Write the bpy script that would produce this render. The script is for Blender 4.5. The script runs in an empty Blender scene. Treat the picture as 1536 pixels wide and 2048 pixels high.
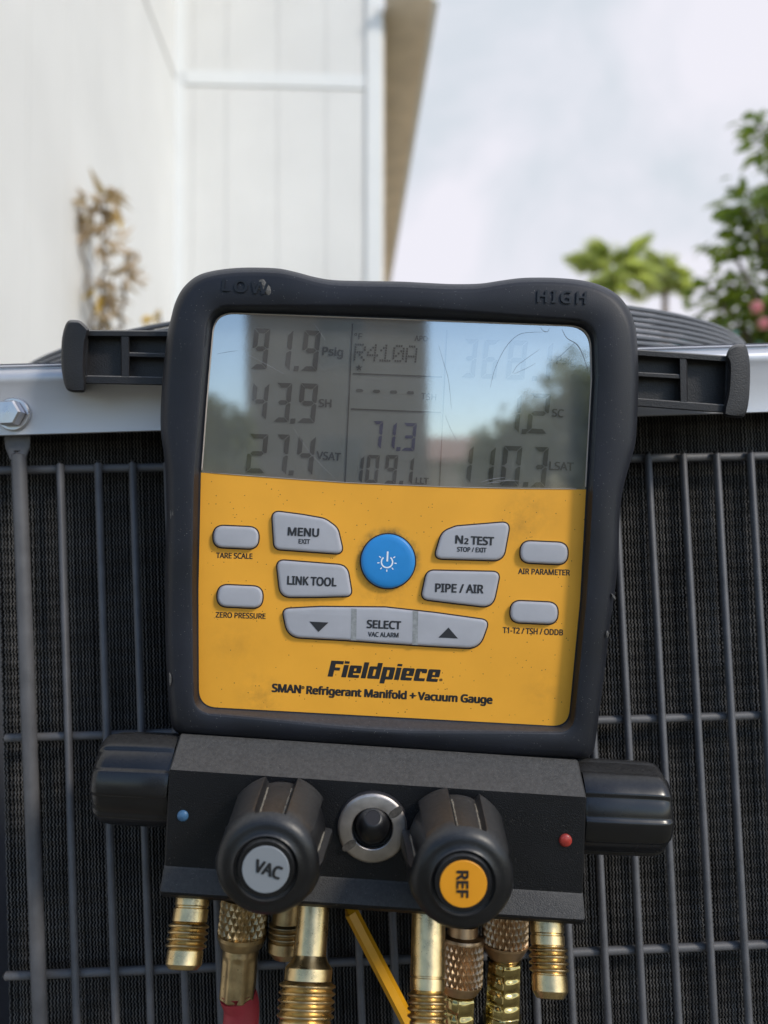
import bpy, bmesh, math, random
import numpy as np
from mathutils import Vector, Matrix
from mathutils.geometry import tessellate_polygon
R = math.radians
sc = bpy.context.scene
COL = sc.collection
random.seed(7)

# ------------------------------------------------------------------ camera, sky, sun, exposure
F, CX, CY = 1547.0, 768.0, 1024.0                  # focal length and centre, in photo pixels
PITCH = R(1.3)
CAM = Vector((0, 0, 0.85))
cd = bpy.data.cameras.new('camera')
cam = bpy.data.objects.new('camera', cd)
COL.objects.link(cam)
cam.location = CAM
cam.rotation_euler = (R(90) + PITCH, 0, 0)
cd.sensor_fit = 'VERTICAL'
cd.sensor_height = 36.0
cd.sensor_width = 27.0
cd.lens = F / 2048 * 36
cd.clip_start = 0.01
cd.clip_end = 3000
cd.dof.use_dof = True
cd.dof.focus_distance = 0.288
cd.dof.aperture_fstop = 7.2
sc.camera = cam

SUN_DIR = Vector((1.0, -0.80, 0.95)).normalized()
world = bpy.data.worlds.new('World')
sc.world = world
world.use_nodes = True
wn, wl = world.node_tree.nodes, world.node_tree.links
wn.clear()
wo = wn.new('ShaderNodeOutputWorld')
bg = wn.new('ShaderNodeBackground')
bg.inputs['Strength'].default_value = 0.14
sky = wn.new('ShaderNodeTexSky')
sky.sky_type = 'NISHITA'
sky.sun_disc = False
sky.sun_elevation = math.asin(SUN_DIR.z)
sky.sun_rotation = math.atan2(SUN_DIR.x, SUN_DIR.y)
sky.ozone_density = 2.1
sky.dust_density = 0.4
tc = wn.new('ShaderNodeTexCoord')
n1 = wn.new('ShaderNodeTexNoise')
n1.inputs['Scale'].default_value = 2.2
n1.inputs['Detail'].default_value = 4.0
n1.inputs['Roughness'].default_value = 0.5
wl.new(tc.outputs['Generated'], n1.inputs['Vector'])
sep = wn.new('ShaderNodeSeparateXYZ')
wl.new(tc.outputs['Generated'], sep.inputs[0])
# a bank of bright cloud lies ahead (+Y), broken cloud and blue sky behind
front = wn.new('ShaderNodeMapRange')
front.interpolation_type = 'SMOOTHSTEP'
front.inputs['From Min'].default_value = -0.75
front.inputs['From Max'].default_value = 0.55
front.inputs['To Min'].default_value = -0.40
front.inputs['To Max'].default_value = 0.62
wl.new(sep.outputs['Y'], front.inputs['Value'])
add = wn.new('ShaderNodeMath')
add.operation = 'ADD'
wl.new(front.outputs[0], add.inputs[0])
wl.new(n1.outputs['Fac'], add.inputs[1])
cov = wn.new('ShaderNodeMapRange')
cov.interpolation_type = 'SMOOTHSTEP'
cov.inputs['From Min'].default_value = 0.42
cov.inputs['From Max'].default_value = 0.85
wl.new(add.outputs[0], cov.inputs['Value'])
n2 = wn.new('ShaderNodeTexNoise')
n2.inputs['Scale'].default_value = 4.2
n2.inputs['Detail'].default_value = 5.0
n2.inputs['Roughness'].default_value = 0.5
n2.inputs['Distortion'].default_value = 0.3
wl.new(tc.outputs['Generated'], n2.inputs['Vector'])
ccol = wn.new('ShaderNodeValToRGB')
ccol.color_ramp.elements[0].position = 0.42
ccol.color_ramp.elements[0].color = (0.69, 0.74, 0.81, 1)
ccol.color_ramp.elements[1].position = 0.60
ccol.color_ramp.elements[1].color = (0.87, 0.86, 0.94, 1)
wl.new(n2.outputs['Fac'], ccol.inputs[0])
cmul = wn.new('ShaderNodeVectorMath')
cmul.operation = 'SCALE'
cmul.inputs['Scale'].default_value = 4.8
wl.new(ccol.outputs[0], cmul.inputs[0])
mixc = wn.new('ShaderNodeMix')
mixc.data_type = 'RGBA'
wl.new(cov.outputs[0], mixc.inputs['Factor'])
wl.new(sky.outputs[0], mixc.inputs['A'])
wl.new(cmul.outputs[0], mixc.inputs['B'])
wl.new(mixc.outputs['Result'], bg.inputs['Color'])
wl.new(bg.outputs[0], wo.inputs[0])

sd = bpy.data.lights.new('sun', 'SUN')
sd.energy = 1.5
sd.angle = R(10)
sd.color = (1.0, 0.92, 0.80)
sun = bpy.data.objects.new('sun', sd)
COL.objects.link(sun)
sun.rotation_euler = (-SUN_DIR).to_track_quat('-Z', 'Y').to_euler()
sun.location = (3, -2, 6)

sc.view_settings.view_transform = 'Standard'
sc.view_settings.look = 'None'
sc.view_settings.gamma = 1.0
sc.view_settings.use_curve_mapping = False
sc.view_settings.exposure = 0.58

# ------------------------------------------------------------------ frames of the things
CR = cam.rotation_euler.to_matrix()
C_RIGHT, C_UP, C_FWD = CR.col[0].copy(), CR.col[1].copy(), -CR.col[2].copy()


def ray(u, v):
    return C_RIGHT * ((u - CX) / F) + C_UP * ((CY - v) / F) + C_FWD


class Frame:
    """A thing's own axes (x right, y away, z up); hit() measures where a sight line meets its plane y."""
    def __init__(self, loc, rot):
        self.M = Matrix.Translation(loc) @ rot.to_4x4()
        self.I = self.M.inverted()

    def hit(self, u, v, y=0.0):
        o = self.I @ CAM
        d = self.I.to_3x3() @ ray(u, v)
        t = (y - o.y) / d.y
        return o + d * t


RAW = Matrix((C_RIGHT, C_FWD, C_UP)).transposed()
G = Frame(CAM + C_FWD * 0.285, RAW @ Matrix.Rotation(R(2.6), 3, 'Y'))
U = Frame(CAM + C_FWD * 0.322, Matrix.Rotation(R(1.8), 3, 'Z') @ Matrix.Rotation(R(-2.0), 3, 'Y'))
PX = 0.285 / F                                      # metres per pixel on the gauge face


# ------------------------------------------------------------------ materials
def mat(name, base, rough=0.5, metal=0.0, spec=0.5, var=0.0, vscale=40, bump=0.0, bscale=300, coat=0.0,
        specks=None, speck_scale=900, speck_amt=0.0, bdetail=3.0, stretch=None, dust=0.0, dust_col=(0.30, 0.285, 0.265), dust_from=0.15):
    m = bpy.data.materials.new(name)
    m.use_nodes = True
    nt = m.node_tree
    N, L = nt.nodes, nt.links
    b = N['Principled BSDF']
    b.inputs['Base Color'].default_value = (*base, 1)
    b.inputs['Roughness'].default_value = rough
    b.inputs['Metallic'].default_value = metal
    b.inputs['Specular IOR Level'].default_value = spec
    b.inputs['Coat Weight'].default_value = coat
    t = N.new('ShaderNodeTexCoord')
    src = t.outputs['Object']
    if stretch:
        mp = N.new('ShaderNodeMapping')
        mp.inputs['Scale'].default_value = stretch
        L.new(src, mp.inputs[0])
        src = mp.outputs[0]
    col = None
    if var:
        n = N.new('ShaderNodeTexNoise')
        n.inputs['Scale'].default_value = vscale
        n.inputs['Detail'].default_value = 6
        L.new(src, n.inputs['Vector'])
        r = N.new('ShaderNodeValToRGB')
        r.color_ramp.elements[0].position = 0.3
        r.color_ramp.elements[1].position = 0.7
        r.color_ramp.elements[0].color = (*[c * (1 - var) for c in base], 1)
        r.color_ramp.elements[1].color = (*[min(1, c * (1 + var)) for c in base], 1)
        L.new(n.outputs['Fac'], r.inputs[0])
        col = r.outputs[0]
        rr = N.new('ShaderNodeMapRange')
        rr.inputs['To Min'].default_value = max(0.02, rough - 0.08)
        rr.inputs['To Max'].default_value = min(1, rough + 0.12)
        L.new(n.outputs['Fac'], rr.inputs['Value'])
        L.new(rr.outputs[0], b.inputs['Roughness'])
    if specks:
        vo = N.new('ShaderNodeTexVoronoi')
        vo.inputs['Scale'].default_value = speck_scale
        L.new(src, vo.inputs['Vector'])
        sx = N.new('ShaderNodeSeparateColor')
        L.new(vo.outputs['Color'], sx.inputs[0])
        lt = N.new('ShaderNodeMath')              # only some cells carry a speck
        lt.operation = 'LESS_THAN'
        L.new(sx.outputs[0], lt.inputs[0])
        cl = N.new('ShaderNodeTexNoise')          # specks gather in drifts
        cl.inputs['Scale'].default_value = speck_scale * 0.06
        cl.inputs['Detail'].default_value = 3
        L.new(src, cl.inputs['Vector'])
        cm = N.new('ShaderNodeMapRange')
        cm.inputs['From Min'].default_value = 0.35
        cm.inputs['From Max'].default_value = 0.75
        cm.inputs['To Min'].default_value = speck_amt * 0.15
        cm.inputs['To Max'].default_value = speck_amt * 1.6
        L.new(cl.outputs['Fac'], cm.inputs['Value'])
        L.new(cm.outputs[0], lt.inputs[1])
        sz = N.new('ShaderNodeMath')              # speck size differs from cell to cell
        sz.operation = 'MULTIPLY'
        sz.inputs[1].default_value = 0.30
        L.new(sx.outputs[1], sz.inputs[0])
        ds = N.new('ShaderNodeMath')
        ds.operation = 'LESS_THAN'
        L.new(vo.outputs['Distance'], ds.inputs[0])
        L.new(sz.outputs[0], ds.inputs[1])
        mu = N.new('ShaderNodeMath')
        mu.operation = 'MULTIPLY'
        L.new(lt.outputs[0], mu.inputs[0])
        L.new(ds.outputs[0], mu.inputs[1])
        mx = N.new('ShaderNodeMix')
        mx.data_type = 'RGBA'
        L.new(mu.outputs[0], mx.inputs['Factor'])
        if col:
            L.new(col, mx.inputs['A'])
        else:
            mx.inputs['A'].default_value = (*base, 1)
        mx.inputs['B'].default_value = (*specks, 1)
        col = mx.outputs['Result']
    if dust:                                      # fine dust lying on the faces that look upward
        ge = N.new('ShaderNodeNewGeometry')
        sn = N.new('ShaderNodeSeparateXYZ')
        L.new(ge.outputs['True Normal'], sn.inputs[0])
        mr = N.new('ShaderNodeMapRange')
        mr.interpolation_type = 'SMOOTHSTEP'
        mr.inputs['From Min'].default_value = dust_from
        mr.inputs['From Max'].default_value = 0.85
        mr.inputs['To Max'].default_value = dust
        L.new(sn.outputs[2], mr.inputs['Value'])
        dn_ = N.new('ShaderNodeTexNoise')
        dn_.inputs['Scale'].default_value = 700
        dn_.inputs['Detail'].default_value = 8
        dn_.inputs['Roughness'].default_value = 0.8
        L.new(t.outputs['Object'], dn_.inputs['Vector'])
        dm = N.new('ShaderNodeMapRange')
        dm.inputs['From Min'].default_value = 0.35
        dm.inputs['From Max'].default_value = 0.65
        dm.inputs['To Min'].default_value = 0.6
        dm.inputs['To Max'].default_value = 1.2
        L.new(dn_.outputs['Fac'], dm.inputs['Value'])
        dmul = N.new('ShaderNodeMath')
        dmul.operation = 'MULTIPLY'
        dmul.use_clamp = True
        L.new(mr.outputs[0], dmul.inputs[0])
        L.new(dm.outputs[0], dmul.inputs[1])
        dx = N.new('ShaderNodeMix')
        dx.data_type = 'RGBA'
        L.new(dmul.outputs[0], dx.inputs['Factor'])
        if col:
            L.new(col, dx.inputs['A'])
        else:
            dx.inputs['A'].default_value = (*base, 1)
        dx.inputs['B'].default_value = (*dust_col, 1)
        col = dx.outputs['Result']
    if col:
        L.new(col, b.inputs['Base Color'])
    if bump:
        bn = N.new('ShaderNodeTexNoise')
        bn.inputs['Scale'].default_value = bscale
        bn.inputs['Detail'].default_value = bdetail
        L.new(src, bn.inputs['Vector'])
        bp = N.new('ShaderNodeBump')
        bp.inputs['Strength'].default_value = bump
        bp.inputs['Distance'].default_value = 0.001
        L.new(bn.outputs['Fac'], bp.inputs['Height'])
        L.new(bp.outputs[0], b.inputs['Normal'])
    return m


def leaf_mat(name, col, trans=0.45, var=0.25):
    m = mat(name, col, rough=0.45, spec=0.4, var=var, vscale=3.0)
    nt = m.node_tree
    b = nt.nodes['Principled BSDF']
    tr = nt.nodes.new('ShaderNodeBsdfTranslucent')
    tr.inputs[0].default_value = (min(1, col[0] * 1.5), min(1, col[1] * 1.6), col[2] * 0.8, 1)
    mx = nt.nodes.new('ShaderNodeMixShader')
    mx.inputs[0].default_value = trans
    nt.links.new(b.outputs[0], mx.inputs[1])
    nt.links.new(tr.outputs[0], mx.inputs[2])
    nt.links.new(mx.outputs[0], nt.nodes['Material Output'].inputs[0])
    return m


M = {}
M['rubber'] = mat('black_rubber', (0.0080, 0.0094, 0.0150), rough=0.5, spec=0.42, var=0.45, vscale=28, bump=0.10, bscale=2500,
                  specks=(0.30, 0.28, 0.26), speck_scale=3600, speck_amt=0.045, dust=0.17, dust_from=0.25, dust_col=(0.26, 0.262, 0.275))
M['raised'] = mat('raised_rubber', (0.006, 0.0065, 0.009), rough=0.4, spec=0.5)
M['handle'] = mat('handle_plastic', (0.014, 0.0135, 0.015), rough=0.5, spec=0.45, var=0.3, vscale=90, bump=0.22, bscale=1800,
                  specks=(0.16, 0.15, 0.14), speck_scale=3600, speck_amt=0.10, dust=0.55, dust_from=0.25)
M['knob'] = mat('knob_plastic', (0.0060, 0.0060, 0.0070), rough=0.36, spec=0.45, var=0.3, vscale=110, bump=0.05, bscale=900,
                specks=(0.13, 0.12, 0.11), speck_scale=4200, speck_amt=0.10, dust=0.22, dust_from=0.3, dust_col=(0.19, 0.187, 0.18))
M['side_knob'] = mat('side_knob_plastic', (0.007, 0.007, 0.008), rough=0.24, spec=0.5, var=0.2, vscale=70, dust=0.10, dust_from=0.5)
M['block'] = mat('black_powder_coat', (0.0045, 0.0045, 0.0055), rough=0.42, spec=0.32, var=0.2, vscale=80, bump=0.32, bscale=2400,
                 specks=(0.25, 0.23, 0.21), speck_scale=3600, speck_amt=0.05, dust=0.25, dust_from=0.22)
M['yellow'] = mat('yellow_overlay', (0.83, 0.385, 0.036), rough=0.5, spec=0.3, var=0.05, vscale=45, bump=0.02, bscale=900,
                  specks=(0.16, 0.08, 0.018), speck_scale=1500, speck_amt=0.07)
M['grey_key'] = mat('grey_key_rubber', (0.39, 0.392, 0.42), rough=0.5, spec=0.4, var=0.05, vscale=120, bump=0.03, bscale=1500)
M['key_groove'] = mat('grey_key_groove', (0.26, 0.27, 0.27), rough=0.7, var=0.2, vscale=900)
M['dark_gap'] = mat('dark_gap', (0.010, 0.009, 0.012), rough=0.7)
M['ink'] = mat('black_ink', (0.012, 0.012, 0.013), rough=0.5, var=0.2, vscale=200)
M['grey_ink'] = mat('dark_grey_ink', (0.022, 0.023, 0.027), rough=0.5)
M['blue_key'] = mat('blue_key', (0.022, 0.23, 0.57), rough=0.38, spec=0.4, var=0.08, vscale=90)
M['white_ink'] = mat('white_ink', (0.8, 0.85, 0.9), rough=0.5)
M['sticker_grey'] = mat('grey_sticker', (0.22, 0.235, 0.25), rough=0.4, var=0.05)
M['sticker_yellow'] = mat('yellow_sticker', (0.72, 0.29, 0.012), rough=0.4, var=0.06)
M['brass'] = mat('brass', (0.62, 0.46, 0.235), rough=0.27, metal=1.0, var=0.22, vscale=220, bump=0.05, bscale=1200,
                 specks=(0.08, 0.05, 0.02), speck_scale=1800, speck_amt=0.06)
M['old_brass'] = mat('tarnished_brass', (0.42, 0.31, 0.165), rough=0.38, metal=1.0, var=0.3, vscale=200, bump=0.08, bscale=900,
                     specks=(0.05, 0.035, 0.02), speck_scale=1600, speck_amt=0.10)
M['copper'] = mat('copper_brass', (0.52, 0.35, 0.205), rough=0.40, metal=1.0, var=0.2, vscale=200, bump=0.05, bscale=1500)
M['olive_brass'] = mat('bright_crimped_brass', (0.42, 0.33, 0.14), rough=0.17, metal=1.0, var=0.2, vscale=160)
M['steel'] = mat('satin_steel', (0.44, 0.40, 0.37), rough=0.46, metal=1.0, var=0.2, vscale=180, bump=0.05, bscale=1500)
M['slot'] = mat('shaded_slot_steel', (0.15, 0.135, 0.12), rough=0.55, metal=0.8, var=0.4, vscale=900)  # for dark pads on the washer; the slots' shade is in this colour
M['red_hose'] = mat('red_hose_rubber', (0.36, 0.030, 0.040), rough=0.5, var=0.15, vscale=150)
M['yellow_hose'] = mat('yellow_hose_plastic', (0.68, 0.32, 0.008), rough=0.35, var=0.08, vscale=120)
M['black_hose'] = mat('black_hose_rubber', (0.012, 0.012, 0.014), rough=0.4)
M['blue_dot'] = mat('blue_dot_paint', (0.05, 0.13, 0.24), rough=0.35, var=0.2, vscale=500)
M['red_dot'] = mat('red_dot_paint', (0.34, 0.035, 0.025), rough=0.3, var=0.25, vscale=500)
M['rail'] = mat('galvanised_grey_paint', (0.55, 0.555, 0.585), rough=0.38, metal=0.35, spec=0.5, var=0.07, vscale=30, bump=0.03, bscale=60,
                stretch=(0.25, 1, 1.6))
M['bolt'] = mat('zinc_bolt', (0.55, 0.55, 0.58), rough=0.28, metal=0.9, var=0.1, vscale=150)
M['wire'] = mat('grey_wire_paint', (0.100, 0.099, 0.104), rough=0.5, spec=0.4, var=0.16, vscale=120, bump=0.1, bscale=700)
M['grille'] = mat('grille_grey_paint', (0.115, 0.12, 0.13), rough=0.4, spec=0.5)
M['fin'] = mat('shaded_dusty_fins', (0.020, 0.019, 0.019), rough=0.55, spec=0.25, var=0.45, vscale=35,
               specks=(0.16, 0.14, 0.11), speck_scale=260, speck_amt=0.03)  # darkened sides carry the shade between fins
M['fin_edge'] = mat('lit_dusty_fin_edge', (0.115, 0.109, 0.103), rough=0.6, spec=0.3, var=0.4, vscale=45)
M['coil_dark'] = mat('coil_tube_black', (0.010, 0.010, 0.011), rough=0.6)
M['cabinet'] = mat('cabinet_grey', (0.11, 0.115, 0.13), rough=0.5, var=0.08)
M['siding'] = mat('white_siding_paint', (0.76, 0.752, 0.725), rough=0.6, var=0.045, vscale=2.2, bump=0.08, bscale=60)
M['trim'] = mat('white_trim_paint', (0.80, 0.81, 0.80), rough=0.55, var=0.02, vscale=5)
M['flashing'] = mat('grey_flashing', (0.36, 0.35, 0.32), rough=0.6, var=0.1, vscale=5)
M['soffit'] = mat('tan_soffit', (0.80, 0.70, 0.57), rough=0.7, var=0.12, vscale=6)
M['ground'] = mat('ground_soil', (0.14, 0.13, 0.09), rough=0.9, var=0.4, vscale=2, bump=0.4, bscale=20)
M['pad'] = mat('concrete_pad', (0.3, 0.29, 0.27), rough=0.85, var=0.15, vscale=12, bump=0.2, bscale=90)
M['leaf'] = leaf_mat('bush_leaf', (0.15, 0.21, 0.05))
M['leaf_pale'] = leaf_mat('bush_leaf_young', (0.24, 0.30, 0.05))
M['palm'] = leaf_mat('palm_frond', (0.52, 0.53, 0.30), trans=0.6)
M['tree'] = leaf_mat('tree_leaf', (0.22, 0.23, 0.15), trans=0.4)
M['twig'] = mat('twig_bark', (0.16, 0.12, 0.085), rough=0.8, var=0.3, vscale=20)
M['palm_bark'] = mat('palm_bark', (0.30, 0.20, 0.13), rough=0.85, var=0.35, vscale=6)
M['dry_leaf'] = leaf_mat('dry_leaf', (0.46, 0.35, 0.25), trans=0.25)
M['dry_yellow'] = leaf_mat('dry_yellow_leaf', (0.62, 0.42, 0.10), trans=0.3)
M['petal'] = leaf_mat('pink_petal', (0.72, 0.30, 0.38), trans=0.35, var=0.1)
M['teal'] = mat('turquoise_roof', (0.16, 0.46, 0.46), rough=0.5, var=0.06, vscale=3)
M['cream'] = mat('cream_wall', (0.72, 0.68, 0.56), rough=0.7, var=0.04, vscale=3)
M['stand_in_grey'] = mat('dark_grey_render', (0.17, 0.155, 0.14), rough=0.8, var=0.1, vscale=2)
M['pink_roof'] = mat('pink_tan_roof', (0.52, 0.36, 0.29), rough=0.8, var=0.12, vscale=4)
M['window'] = mat('window_glass', (0.03, 0.04, 0.05), rough=0.08, spec=0.6)
M['lcd'] = mat('lcd_backing', (0.37, 0.385, 0.35), rough=0.5, spec=0.2, var=0.04, vscale=60)
M['seg'] = mat('lcd_segment', (0.075, 0.078, 0.072), rough=0.6, spec=0.1)
M['seg_thin'] = mat('lcd_faint_print', (0.060, 0.062, 0.060), rough=0.6, spec=0.1)
M['seg_blue'] = mat('lcd_blue_segment', (0.030, 0.038, 0.16), rough=0.6, spec=0.1)
M['border'] = mat('window_border', (0.42, 0.36, 0.31), rough=0.4)
M['scuff'] = mat('scuffed_rubber', (0.10, 0.095, 0.088), rough=0.8, var=0.45, vscale=900, bump=0.5, bscale=1500)
M['scratch'] = mat('scratch_mark', (0.05, 0.055, 0.085), rough=0.6)
M['scratch_pale'] = mat('pale_scratch', (0.34, 0.34, 0.36), rough=0.6)
M['dust'] = mat('packed_dust', (0.22, 0.20, 0.16), rough=0.9, var=0.5, vscale=1500, bump=0.5, bscale=2500)

# the clear window over the display: part mirror, part see-through
gm = bpy.data.materials.new('display_window')
gm.use_nodes = True
gn, gl = gm.node_tree.nodes, gm.node_tree.links
gn.remove(gn['Principled BSDF'])
g_t = gn.new('ShaderNodeBsdfTransparent')
g_g = gn.new('ShaderNodeBsdfGlossy')
g_g.inputs['Roughness'].default_value = 0.04
g_d = gn.new('ShaderNodeBsdfDiffuse')
g_d.inputs['Color'].default_value = (0.45, 0.45, 0.46, 1)
g_m = gn.new('ShaderNodeMixShader')
g_m.inputs[0].default_value = 0.55
g_h = gn.new('ShaderNodeMixShader')
g_n = gn.new('ShaderNodeTexNoise')
g_n.inputs['Scale'].default_value = 70
g_n.inputs['Detail'].default_value = 8
g_c = gn.new('ShaderNodeTexCoord')
gl.new(g_c.outputs['Object'], g_n.inputs['Vector'])
g_r = gn.new('ShaderNodeMapRange')
g_r.inputs['From Min'].default_value = 0.35
g_r.inputs['From Max'].default_value = 0.8
g_r.inputs['To Min'].default_value = 0.02
g_r.inputs['To Max'].default_value = 0.11
gl.new(g_n.outputs['Fac'], g_r.inputs['Value'])
g_b = gn.new('ShaderNodeBump')
g_b.inputs['Strength'].default_value = 0.0012
g_b.inputs['Distance'].default_value = 0.001
g_bn = gn.new('ShaderNodeTexNoise')
g_bn.inputs['Scale'].default_value = 500
gl.new(g_c.outputs['Object'], g_bn.inputs['Vector'])
gl.new(g_bn.outputs['Fac'], g_b.inputs['Height'])
gl.new(g_b.outputs[0], g_g.inputs['Normal'])
gl.new(g_t.outputs[0], g_m.inputs[1])
gl.new(g_g.outputs[0], g_m.inputs[2])
gl.new(g_r.outputs[0], g_h.inputs[0])
gl.new(g_m.outputs[0], g_h.inputs[1])
gl.new(g_d.outputs[0], g_h.inputs[2])
gl.new(g_h.outputs[0], gn['Material Output'].inputs[0])
M['pane'] = gm


# ------------------------------------------------------------------ object helpers
def tag(o, label=None, cat=None, group=None, kind=None):
    if label:
        o['label'] = label
    if cat:
        o['category'] = cat
    if group:
        o['group'] = group
    if kind:
        o['kind'] = kind
    return o


def thing(name, label, cat, M4=None, group=None):
    o = bpy.data.objects.new(name, None)
    COL.objects.link(o)
    o.empty_display_size = 0.05
    if M4 is not None:
        o.matrix_world = M4
    return tag(o, label, cat, group)


def link(name, me, parent=None):
    o = bpy.data.objects.new(name, me)
    COL.objects.link(o)
    if parent is not None:
        o.parent = parent
    return o


def mesh(name, verts, faces, m, smooth=None):
    me = bpy.data.meshes.new(name)
    me.from_pydata([tuple(v) for v in verts], [], [tuple(f) for f in faces])
    me.validate(clean_customdata=False)
    bm = bmesh.new()
    bm.from_mesh(me)
    bmesh.ops.recalc_face_normals(bm, faces=bm.faces)
    bm.to_mesh(me)
    bm.free()
    me.materials.append(m)
    if smooth is not None:
        me.polygons.foreach_set('use_smooth', [True] * len(me.polygons))
        me.set_sharp_from_angle(angle=R(smooth))
    me.update()
    return me


def obj(name, geo, m, parent=None, smooth=None):
    return link(name, mesh(name, geo[0], geo[1], m, smooth), parent)


class Geo:
    def __init__(self):
        self.v, self.f = [], []

    def add(self, v, f):
        n = len(self.v)
        self.v += [Vector(p) for p in v]
        self.f += [[i + n for i in q] for q in f]
        return self

    def __getitem__(self, i):
        return (self.v, self.f)[i]


def loft(loops, closed=True, cap0=False, cap1=False):
    """Skin a list of equal-length point loops."""
    n = len(loops[0])
    v = [p for lp in loops for p in lp]
    f = []
    for k in range(len(loops) - 1):
        for i in range(n if closed else n - 1):
            j = (i + 1) % n
            f.append([k * n + i, k * n + j, (k + 1) * n + j, (k + 1) * n + i])
    if cap0:
        f.append(list(range(n))[::-1])
    if cap1:
        f.append([(len(loops) - 1) * n + i for i in range(n)])
    return v, f


def basis(d):
    d = d.normalized()
    a = Vector((0, 0, 1)) if abs(d.z) < 0.9 else Vector((1, 0, 0))
    x = d.cross(a).normalized()
    return x, x.cross(d).normalized(), d


def lathe(o, d, prof, seg=48, rfun=None, cap=True):
    """Turned shape: prof is a list of (distance along d, radius)."""
    x, y, d = basis(d)
    loops = []
    for t, r in prof:
        lp = []
        for i in range(seg):
            a = 2 * math.pi * i / seg
            rr = r if rfun is None else rfun(t, r, a)
            lp.append(o + d * t + x * (rr * math.cos(a)) + y * (rr * math.sin(a)))
        loops.append(lp)
    return loft(loops, True, cap, cap)


def tube(pts, r, seg=8, caps=True):
    pts = [Vector(p) for p in pts]
    loops = []
    x = None
    for i, p in enumerate(pts):
        d = (pts[min(i + 1, len(pts) - 1)] - pts[max(i - 1, 0)]).normalized()
        if x is None:
            x, y, _ = basis(d)
        else:
            x = (x - d * x.dot(d)).normalized()
            y = d.cross(x)
        rr = r[i] if isinstance(r, (list, tuple)) else r
        loops.append([p + x * (rr * math.cos(2 * math.pi * k / seg)) + y * (rr * math.sin(2 * math.pi * k / seg)) for k in range(seg)])
    return loft(loops, True, caps, caps)


def catmull(pts, n=8, closed=False):
    pts = [Vector(p) for p in pts]
    out = []
    m = len(pts)
    for i in range(m if closed else m - 1):
        if closed:
            p0, p1, p2, p3 = pts[(i - 1) % m], pts[i], pts[(i + 1) % m], pts[(i + 2) % m]
        else:
            p0, p1, p2, p3 = pts[max(i - 1, 0)], pts[i], pts[i + 1], pts[min(i + 2, m - 1)]
        for k in range(n):
            t = k / n
            out.append(0.5 * ((2 * p1) + (p2 - p0) * t + (2 * p0 - 5 * p1 + 4 * p2 - p3) * t * t + (3 * p1 - p0 - 3 * p2 + p3) * t ** 3))
    if not closed:
        out.append(pts[-1])
    return out


def box(c0, c1):
    (x0, y0, z0), (x1, y1, z1) = c0, c1
    v = [(x0, y0, z0), (x1, y0, z0), (x1, y1, z0), (x0, y1, z0), (x0, y0, z1), (x1, y0, z1), (x1, y1, z1), (x0, y1, z1)]
    f = [(0, 3, 2, 1), (4, 5, 6, 7), (0, 1, 5, 4), (1, 2, 6, 5), (2, 3, 7, 6), (3, 0, 4, 7)]
    return v, f


def fillet(poly, rad, n=7):
    """Round the corners of a pixel polygon; rad is one radius or a list."""
    out = []
    m = len(poly)
    for i in range(m):
        p, a, b = Vector(poly[i]), Vector(poly[i - 1]), Vector(poly[(i + 1) % m])
        r = rad[i] if isinstance(rad, (list, tuple)) else rad
        da, db = (a - p), (b - p)
        ang = da.angle(db)
        t = min(r / math.tan(ang / 2), da.length * 0.48, db.length * 0.48)
        q0, q1 = p + da.normalized() * t, p + db.normalized() * t
        for k in range(n + 1):
            s = k / n
            out.append(q0 * (1 - s) ** 2 + p * 2 * s * (1 - s) + q1 * s * s)
    return out


def offset(poly, d):
    """Grow (d > 0) or shrink a pixel outline."""
    area = sum(a.x * b.y - b.x * a.y for a, b in zip(poly, poly[1:] + poly[:1]))
    sg = 1 if area > 0 else -1
    out = []
    m = len(poly)
    for i in range(m):
        t = (poly[(i + 1) % m] - poly[i - 1])
        if t.length < 1e-6:
            out.append(poly[i].copy())
            continue
        t.normalize()
        out.append(poly[i] + Vector((t.y, -t.x)) * (d * sg))
    return out


def slab(fr, steps, cap_front=True, cap_back=False):
    """A stack of (pixel outline, depth y) loops; the last one closes the front."""
    loops = [[fr.hit(p[0], p[1], y) for p in o] for o, y in steps]
    v, f = loft(loops)
    n = len(loops[0])
    if cap_front:
        b = (len(loops) - 1) * n
        for t in tessellate_polygon([[Vector((p.x, p.z, 0)) for p in loops[-1]]]):
            f.append([b + i for i in t])
    if cap_back:
        for t in tessellate_polygon([[Vector((p.x, p.z, 0)) for p in loops[0]]]):
            f.append(list(t))
    return v, f


def flat(fr, poly, y):
    pts = [fr.hit(p[0], p[1], y) for p in poly]
    return pts, [list(t) for t in tessellate_polygon([[Vector((p.x, p.z, 0)) for p in pts]])]


def sans_font():
    """Blender's own humanist sans; its built-in face if that one is not installed."""
    try:
        return bpy.data.fonts.load(bpy.utils.system_resource('DATAFILES', path='fonts') + '/NotoSansHebrew-Regular.woff2')
    except Exception:
        return None


FONT = sans_font()


def text_geo(s, shear=0.0, space=1.0):
    cu = bpy.data.curves.new('lettering', 'FONT')
    if FONT:
        cu.font = FONT
    cu.body = s
    cu.shear = shear
    cu.space_character = space
    cu.resolution_u = 4
    o = bpy.data.objects.new('lettering', cu)
    COL.objects.link(o)
    dg = bpy.context.evaluated_depsgraph_get()
    me = bpy.data.meshes.new_from_object(o.evaluated_get(dg))
    v = [p.co.copy() for p in me.vertices]
    f = [list(p.vertices) for p in me.polygons]
    bpy.data.objects.remove(o)
    bpy.data.curves.remove(cu)
    bpy.data.meshes.remove(me)
    return v, f


CAP_H = max(p.y for p in text_geo('H')[0])


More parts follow.
